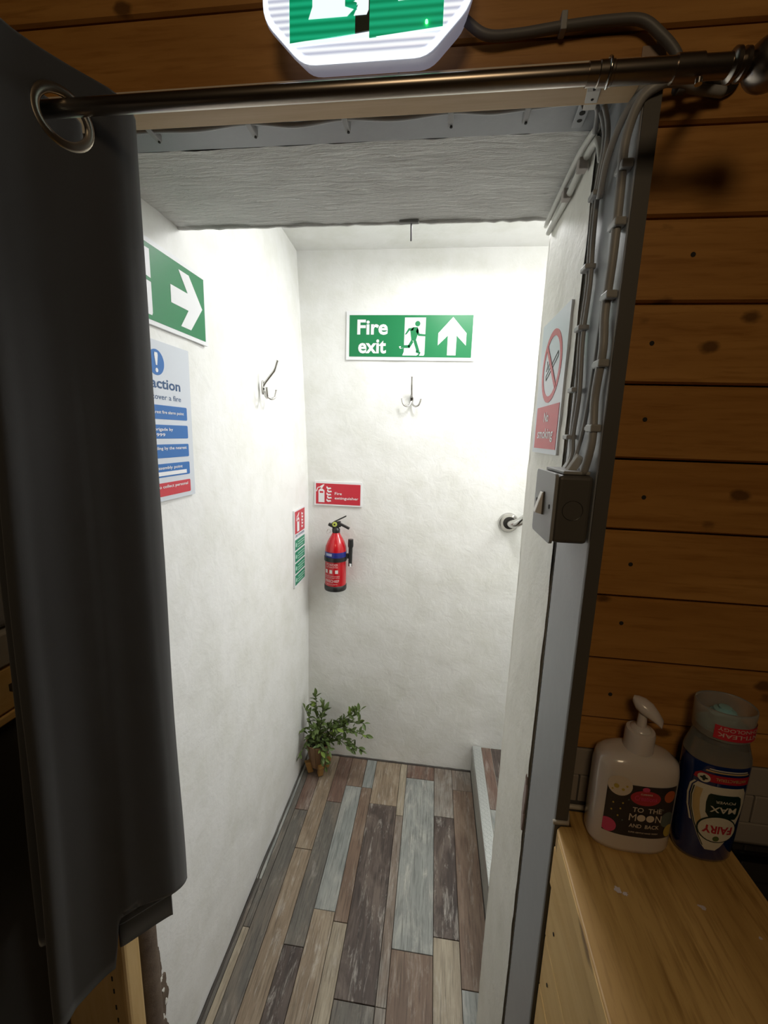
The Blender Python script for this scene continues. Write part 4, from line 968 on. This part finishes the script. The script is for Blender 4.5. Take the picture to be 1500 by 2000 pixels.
def wdisc(cx, cz, rx, rz, f, d, m_, name, par, n=28, clip_x=None):
    b = MB(); vs = [f(cx, cz, d)]
    for r_ in (.5, 1):
        for k in range(n):
            x = cx+rx*r_*math.cos(2*PI*k/n)
            if clip_x: x = max(clip_x[0], min(clip_x[1], x))
            vs.append(f(x, cz+rz*r_*math.sin(2*PI*k/n), d))
    fs = [(0, 1+k, 1+(k+1) % n) for k in range(n)]+[(1+k, 1+n+k, 1+n+(k+1) % n, 1+(k+1) % n) for k in range(n)]
    b.add(vs, fs); return b.build(name, m_, par)
wf0 = wf
def wf(x, z, d): return wf0(.0035+x*.92, .0065+z*1.02, d)
lab = wfill(-.046, .020, .041, .090, wf, .0004, M['label_dark'], 'label', so, 36)
cx_ = (-.046, .041)
pk = mat('print_pink', (.60, .06, .16), .4); cr = mat('print_cream', (.62, .52, .42), .4); orr = mat('print_orange', (.45, .10, .03), .4); rd = mat('print_red', (.42, .03, .05), .4); yl = mat('print_yellow', (.45, .33, .06), .4); gn = mat('print_slate', (.09, .12, .11), .4)
wdisc(-.032, .086, .0145, .0130, wf, .0007, cr, 'moon_print', so, clip_x=cx_)
for a_, b_, r_ in ((-.036, .085, .003), (-.028, .082, .0018), (-.024, .087, .0014), (-.040, .080, .0012)): wdisc(a_, b_, r_, r_, wf, .0010, yl, 'crater_print', so, 12)
wdisc(.0, .0745, .0185, .0100, wf, .0007, rd, 'brand_oval', so)
wdisc(.031, .0775, .0080, .0080, wf, .0007, orr, 'planet_print', so, clip_x=cx_)
wdisc(.032, .046, .0095, .0105, wf, .0007, gn, 'planet_print', so, clip_x=cx_)
wdisc(.037, .030, .0075, .0085, wf, .0008, yl, 'planet_print', so, clip_x=cx_)
wdisc(-.040, .030, .0100, .0095, wf, .0008, pk, 'planet_print', so, clip_x=cx_)
wdisc(-.001, .086, .0045, .0030, wf, .0007, pk, 'planet_print', so)
for a_, b_ in ((-.026, .064), (-.028, .056), (-.030, .046), (-.024, .041), (-.037, .062), (.019, .062), (-.020, .070), (.024, .060), (-.038, .052)): wdisc(a_, b_, .0011, .0013, wf, .0008, yl if a_ < -.025 else gn, 'star_print', so, 8)
letters(None, .0012, cr, so, [('TO  THE', .004, .0555, .0062, dict(align='C', width=.036, bold=.012)), ('M', -.0125, .0430, .0098, dict(align='C', width=.0085, bold=.0)), ('N', .0190, .0430, .0098, dict(align='C', width=.0075, bold=.0)), ('AND  BACK', .003, .0340, .0050, dict(align='C', width=.037, bold=.012)), ('SUPER GENTLE HAND WASH', .003, .0265, .0019, dict(align='C', width=.036)), ('cussons', .0, .0790, .0030, dict(align='C', width=.014))], curve=wf)
letters(None, .0012, pk, so, [('Creations', .0, .0715, .0062, dict(align='C', width=.027))], 'brand_script', curve=wf)
for a_ in (-.0022, .0088): wdisc(a_, .0478, .0050, .0046, wf, .0012, cr, 'letter_o_print', so, 20)

# ------------------------------------------------------------------ blue washing-up bottle (stood upside down)
bb = empty('washing_up_bottle', (.356, .491, 1.0), 'blue upside-down washing-up liquid bottle with clear cap beside the hand wash', 'bottle')
bc = Vector((.356, .491, 1.0))
prof = [(.0, .026, .017), (.002, .0300, .0205), (.008, .0318, .0225), (.04, .0328, .0240), (.08, .0338, .0245), (.115, .0345, .0245), (.132, .0345, .0245)]
def interp(z, c):
    for i in range(len(prof)-1):
        if prof[i+1][0] >= z: k = (z-prof[i][0])/(prof[i+1][0]-prof[i][0]); return prof[i][c]+(prof[i+1][c]-prof[i][c])*k
    return prof[-1][c]
mb = MB(); ell(mb, bc, [(a_, b_, z) for z, a_, b_ in prof]+[(.0335, .0235, .1350)], e_=2.4); mb.build('blue_liquid_body', M['blue_liquid'], bb, smooth=60)
mb = MB(); ell(mb, bc, [(.0345, .0245, .1355), (.0337, .0240, .142), (.0300, .0220, .154), (.0270, .0210, .164), (.0262, .0205, .172)], e_=2.4); mb.build('clear_shoulder', M['clear'], bb, smooth=60)
mb = MB(); ell(mb, bc, [(.0275, .0230, .1655), (.0290, .0240, .1675), (.0300, .0248, .199), (.0295, .0243, .2020)], e_=2.2)
mb.f = mb.f[:-1]; mb.mi = mb.mi[:-1]; mb.build('clear_cap', M['cap_clear'], bb, smooth=60, solid=.0012)
mb = MB(); ell(mb, bc, [(.0265, .0205, .1725), (.0265, .0205, .176), (.016, .014, .180)], e_=2.2); mb.lathe([(.0145, .180), (.0145, .188), (.0110, .190), (.0110, .193), (.0065, .1945), (.0065, .197), (.004, .1975)], bc, 32); mb.build('valve', M['nozzle'], bb, smooth=40)
bw = wrapper(bc, lambda z: interp(z, 1), lambda z: interp(z, 2), 2.4)
cw = wrapper(bc, lambda z: .0300, lambda z: .0248, 2.2)
wfill(-.022, .170, .034, .1870, cw, .0010, M['sign_red'], 'cap_label', bb, 30)
letters(None, .0016, mat('cap_print', (.62, .45, .42), .5), bb, [('ANTI-LEAK', .006, .1788, .0050, dict(align='C', width=.050, flip=True)), ('TECHNOLOGY', .006, .1855, .0042, dict(align='C', width=.050, flip=True))], 'cap_lettering', curve=cw)
gd = mat('label_gold', (.50, .36, .16), .4); whp = mat('label_cream', (.60, .56, .46), .4); dg = mat('label_dark_green', (.004, .022, .014), .35); dr = mat('label_red', (.40, .015, .03), .4)
X0 = -.004
bw0 = bw
def bw(x, z, d): return bw0(x*.93, .010+z*.96, d)
mb_ = MB()
def shield(sx, sz, off): return None
def wshape(outline, f, d, m_, name, par):
    """outline: list of (z, xl, xr)"""
    b = MB(); n = 14; vs = []; fs = []
    for z, a_, c_ in outline:
        for i in range(n+1): vs.append(f(a_+(c_-a_)*i/n, z, d))
    for j in range(len(outline)-1):
        for i in range(n): q_ = j*(n+1)+i; fs.append((q_, q_+1, q_+n+2, q_+n+1))
    b.add(vs, fs); return b.build(name, m_, par)
def sh(k, dz=0): return [(z*1.0+dz, X0-w_*k, X0+w_*k) for z, w_ in ((.012, .006), (.018, .011), (.030, .017), (.048, .024), (.066, .029), (.082, .0305), (.096, .029), (.103, .025))]
wshape(sh(1.0), bw, .0004, whp, 'label', bb)
wshape([(z, a_+.003, a_+.010) for z, a_, c_ in sh(1.0)[2:7]], bw, .0007, gd, 'label_stripe', bb)
wshape([(z, a_-.0035, a_-.0015) for z, a_, c_ in sh(1.0)[3:8]], bw, .0007, whp, 'label_stripe', bb)
wshape([(z, a_+.0008, a_+.0020) for z, a_, c_ in sh(1.0)[1:7]], bw, .0009, dg, 'label_stripe', bb)
wshape([(.108, X0-.030, X0+.030), (.1135, X0-.029, X0+.030), (.1185, X0-.024, X0+.030)], bw, .0006, dr, 'red_band', bb)
wshape([(.1215, X0-.020, X0+.028), (.1235, X0-.019, X0+.027)], bw, .0006, gd, 'gold_line', bb)
wshape([(.1245, X0-.017, X0+.026), (.1260, X0-.016, X0+.025)], bw, .0006, whp, 'gold_line', bb)
wshape([(.060, X0-.009, X0+.021), (.066, X0-.013, X0+.024), (.080, X0-.014, X0+.025), (.090, X0-.013, X0+.023), (.093, X0-.011, X0+.019)], bw, .0010, dg, 'max_panel', bb)
wdisc(X0+.003, .044, .0225, .0195, bw, .0010, dg, 'logo_ring', bb)
wdisc(X0+.003, .044, .0208, .0178, bw, .0013, whp, 'logo_oval', bb)
wdisc(X0+.003, .031, .0036, .0038, bw, .0016, mat('small_green_figure', (.08, .12, .03), .5), 'logo_dot', bb)
wdisc(X0-.020, .1115, .0062, .0058, bw, .0012, whp, 'cross_badge', bb)
wdisc(X0-.020, .1115, .0040, .0016, bw, .0015, dg, 'cross_badge_mark', bb, 12); wdisc(X0-.020, .1115, .0016, .0040, bw, .0015, dg, 'cross_badge_mark', bb, 12)
letters(None, .0016, dr, bb, [('FAIRY', X0+.003, .0490, .0105, dict(align='C', width=.033, bold=.03, flip=True))], 'logo_lettering', curve=bw)
letters(None, .0014, whp, bb, [('MAX', X0+.005, .0765, .0080, dict(align='C', width=.029, bold=.02, flip=True)), ('POWER', X0+.006, .0850, .0035, dict(align='C', width=.022, flip=True))], 'lettering', curve=bw)
letters(None, .0010, gd, bb, [('ANTIBACTERIAL', X0+.008, .1155, .0040, dict(align='C', width=.034, flip=True))], 'band_lettering', curve=bw)

# ------------------------------------------------------------------ furniture at the far left, seen past the curtain
dw = empty('drawer_unit', (-.76, .2, 0), 'pine drawer unit with black handle at far left behind the curtain', 'drawer unit')
mb = MB(); mb.box(-.92, -.612, -.2, .515, .02, 1.066); mb.build('carcass', M['dark'], dw)  # near-black block, paints the shade of the open shelf under the drawer
mb = MB(); mb.box(-.92, -.600, -.2, .515, 1.068, 1.081); mb.build('shelf_edge', M['pine'], dw, bevel=.002)
mb = MB(); mb.box(-.92, -.601, -.19, .514, 1.084, 1.152); dr_ = mb.build('drawer', M['pine'], dw, bevel=.003)
mb = MB(); mb.obox((-.594, .4985, 1.119), (.007, 0, 0), (0, .0135, 0), (0, 0, .0055)); mb.build('handle', M['black'], dr_, smooth=True)
mb = MB(); mb.box(-.92, -.598, -.2, .516, 1.155, 1.205); mb.build('top_board', mat('grey_top', (.36, .35, .33), .6), dw, bevel=.003)
cu = MB(); cu.box(-.915, -.605, -.15, .515, 1.2065, 1.285)
tag(cu.build('seat_cushion', M['cushion'], bevel=.014, seg=4), 'lower dark grey cushion lying on the drawer unit at far left', 'cushion', 'grey cushions on the drawer unit')
cu = MB(); cu.box(-.915, -.612, -.12, .515, 1.2865, 1.44)
tag(cu.build('seat_cushion', mat('light_grey_upholstery', (.42, .43, .46), .9), bevel=.02, seg=4), 'upper light grey cushion lying on the drawer unit at far left', 'cushion', 'grey cushions on the drawer unit')

# ------------------------------------------------------------------ light fittings that hold the lights (out of frame)
def fitting(loc, hx, hy, label, em, es):
    e = empty('ceiling_lamp', loc, label, 'lamp'); b = MB(); x, y, z = loc
    b.box(x-hx, x+hx, y-hy, y+hy, z-.02, z-.0015); b.build('base', M['white_plastic'], e, bevel=.004)
    b = MB(); b.box(x-hx*.9, x+hx*.9, y-hy*.9, y+hy*.9, z-.026, z-.0205); b.build('diffuser', mat('lamp_glow', (.9, .9, .9), .4, emit=em, es=es), e)
fitting((1.05, 1.28, CZ), .25, .2, 'square white ceiling lamp over the stairs right of the corridor, out of view', (1, 1, .97), 3)
fitting((.10, 1.28, CZ), .18, .06, 'added narrow white ceiling lamp above the corridor, hidden by the ceiling slab', (1, 1, .97), 3)  # invented fitting to go with the added corridor fill light
fitting((-.05, -.75, 2.35), .09, .09, 'warm ceiling lamp of the boarded room behind the camera', (1, .72, .42), 3)
for o in bpy.data.objects:
    if o.parent is None and o.type == 'MESH' and 'kind' not in o and 'label' not in o: print('UNTAGGED', o.name)
print('leaves', nl)
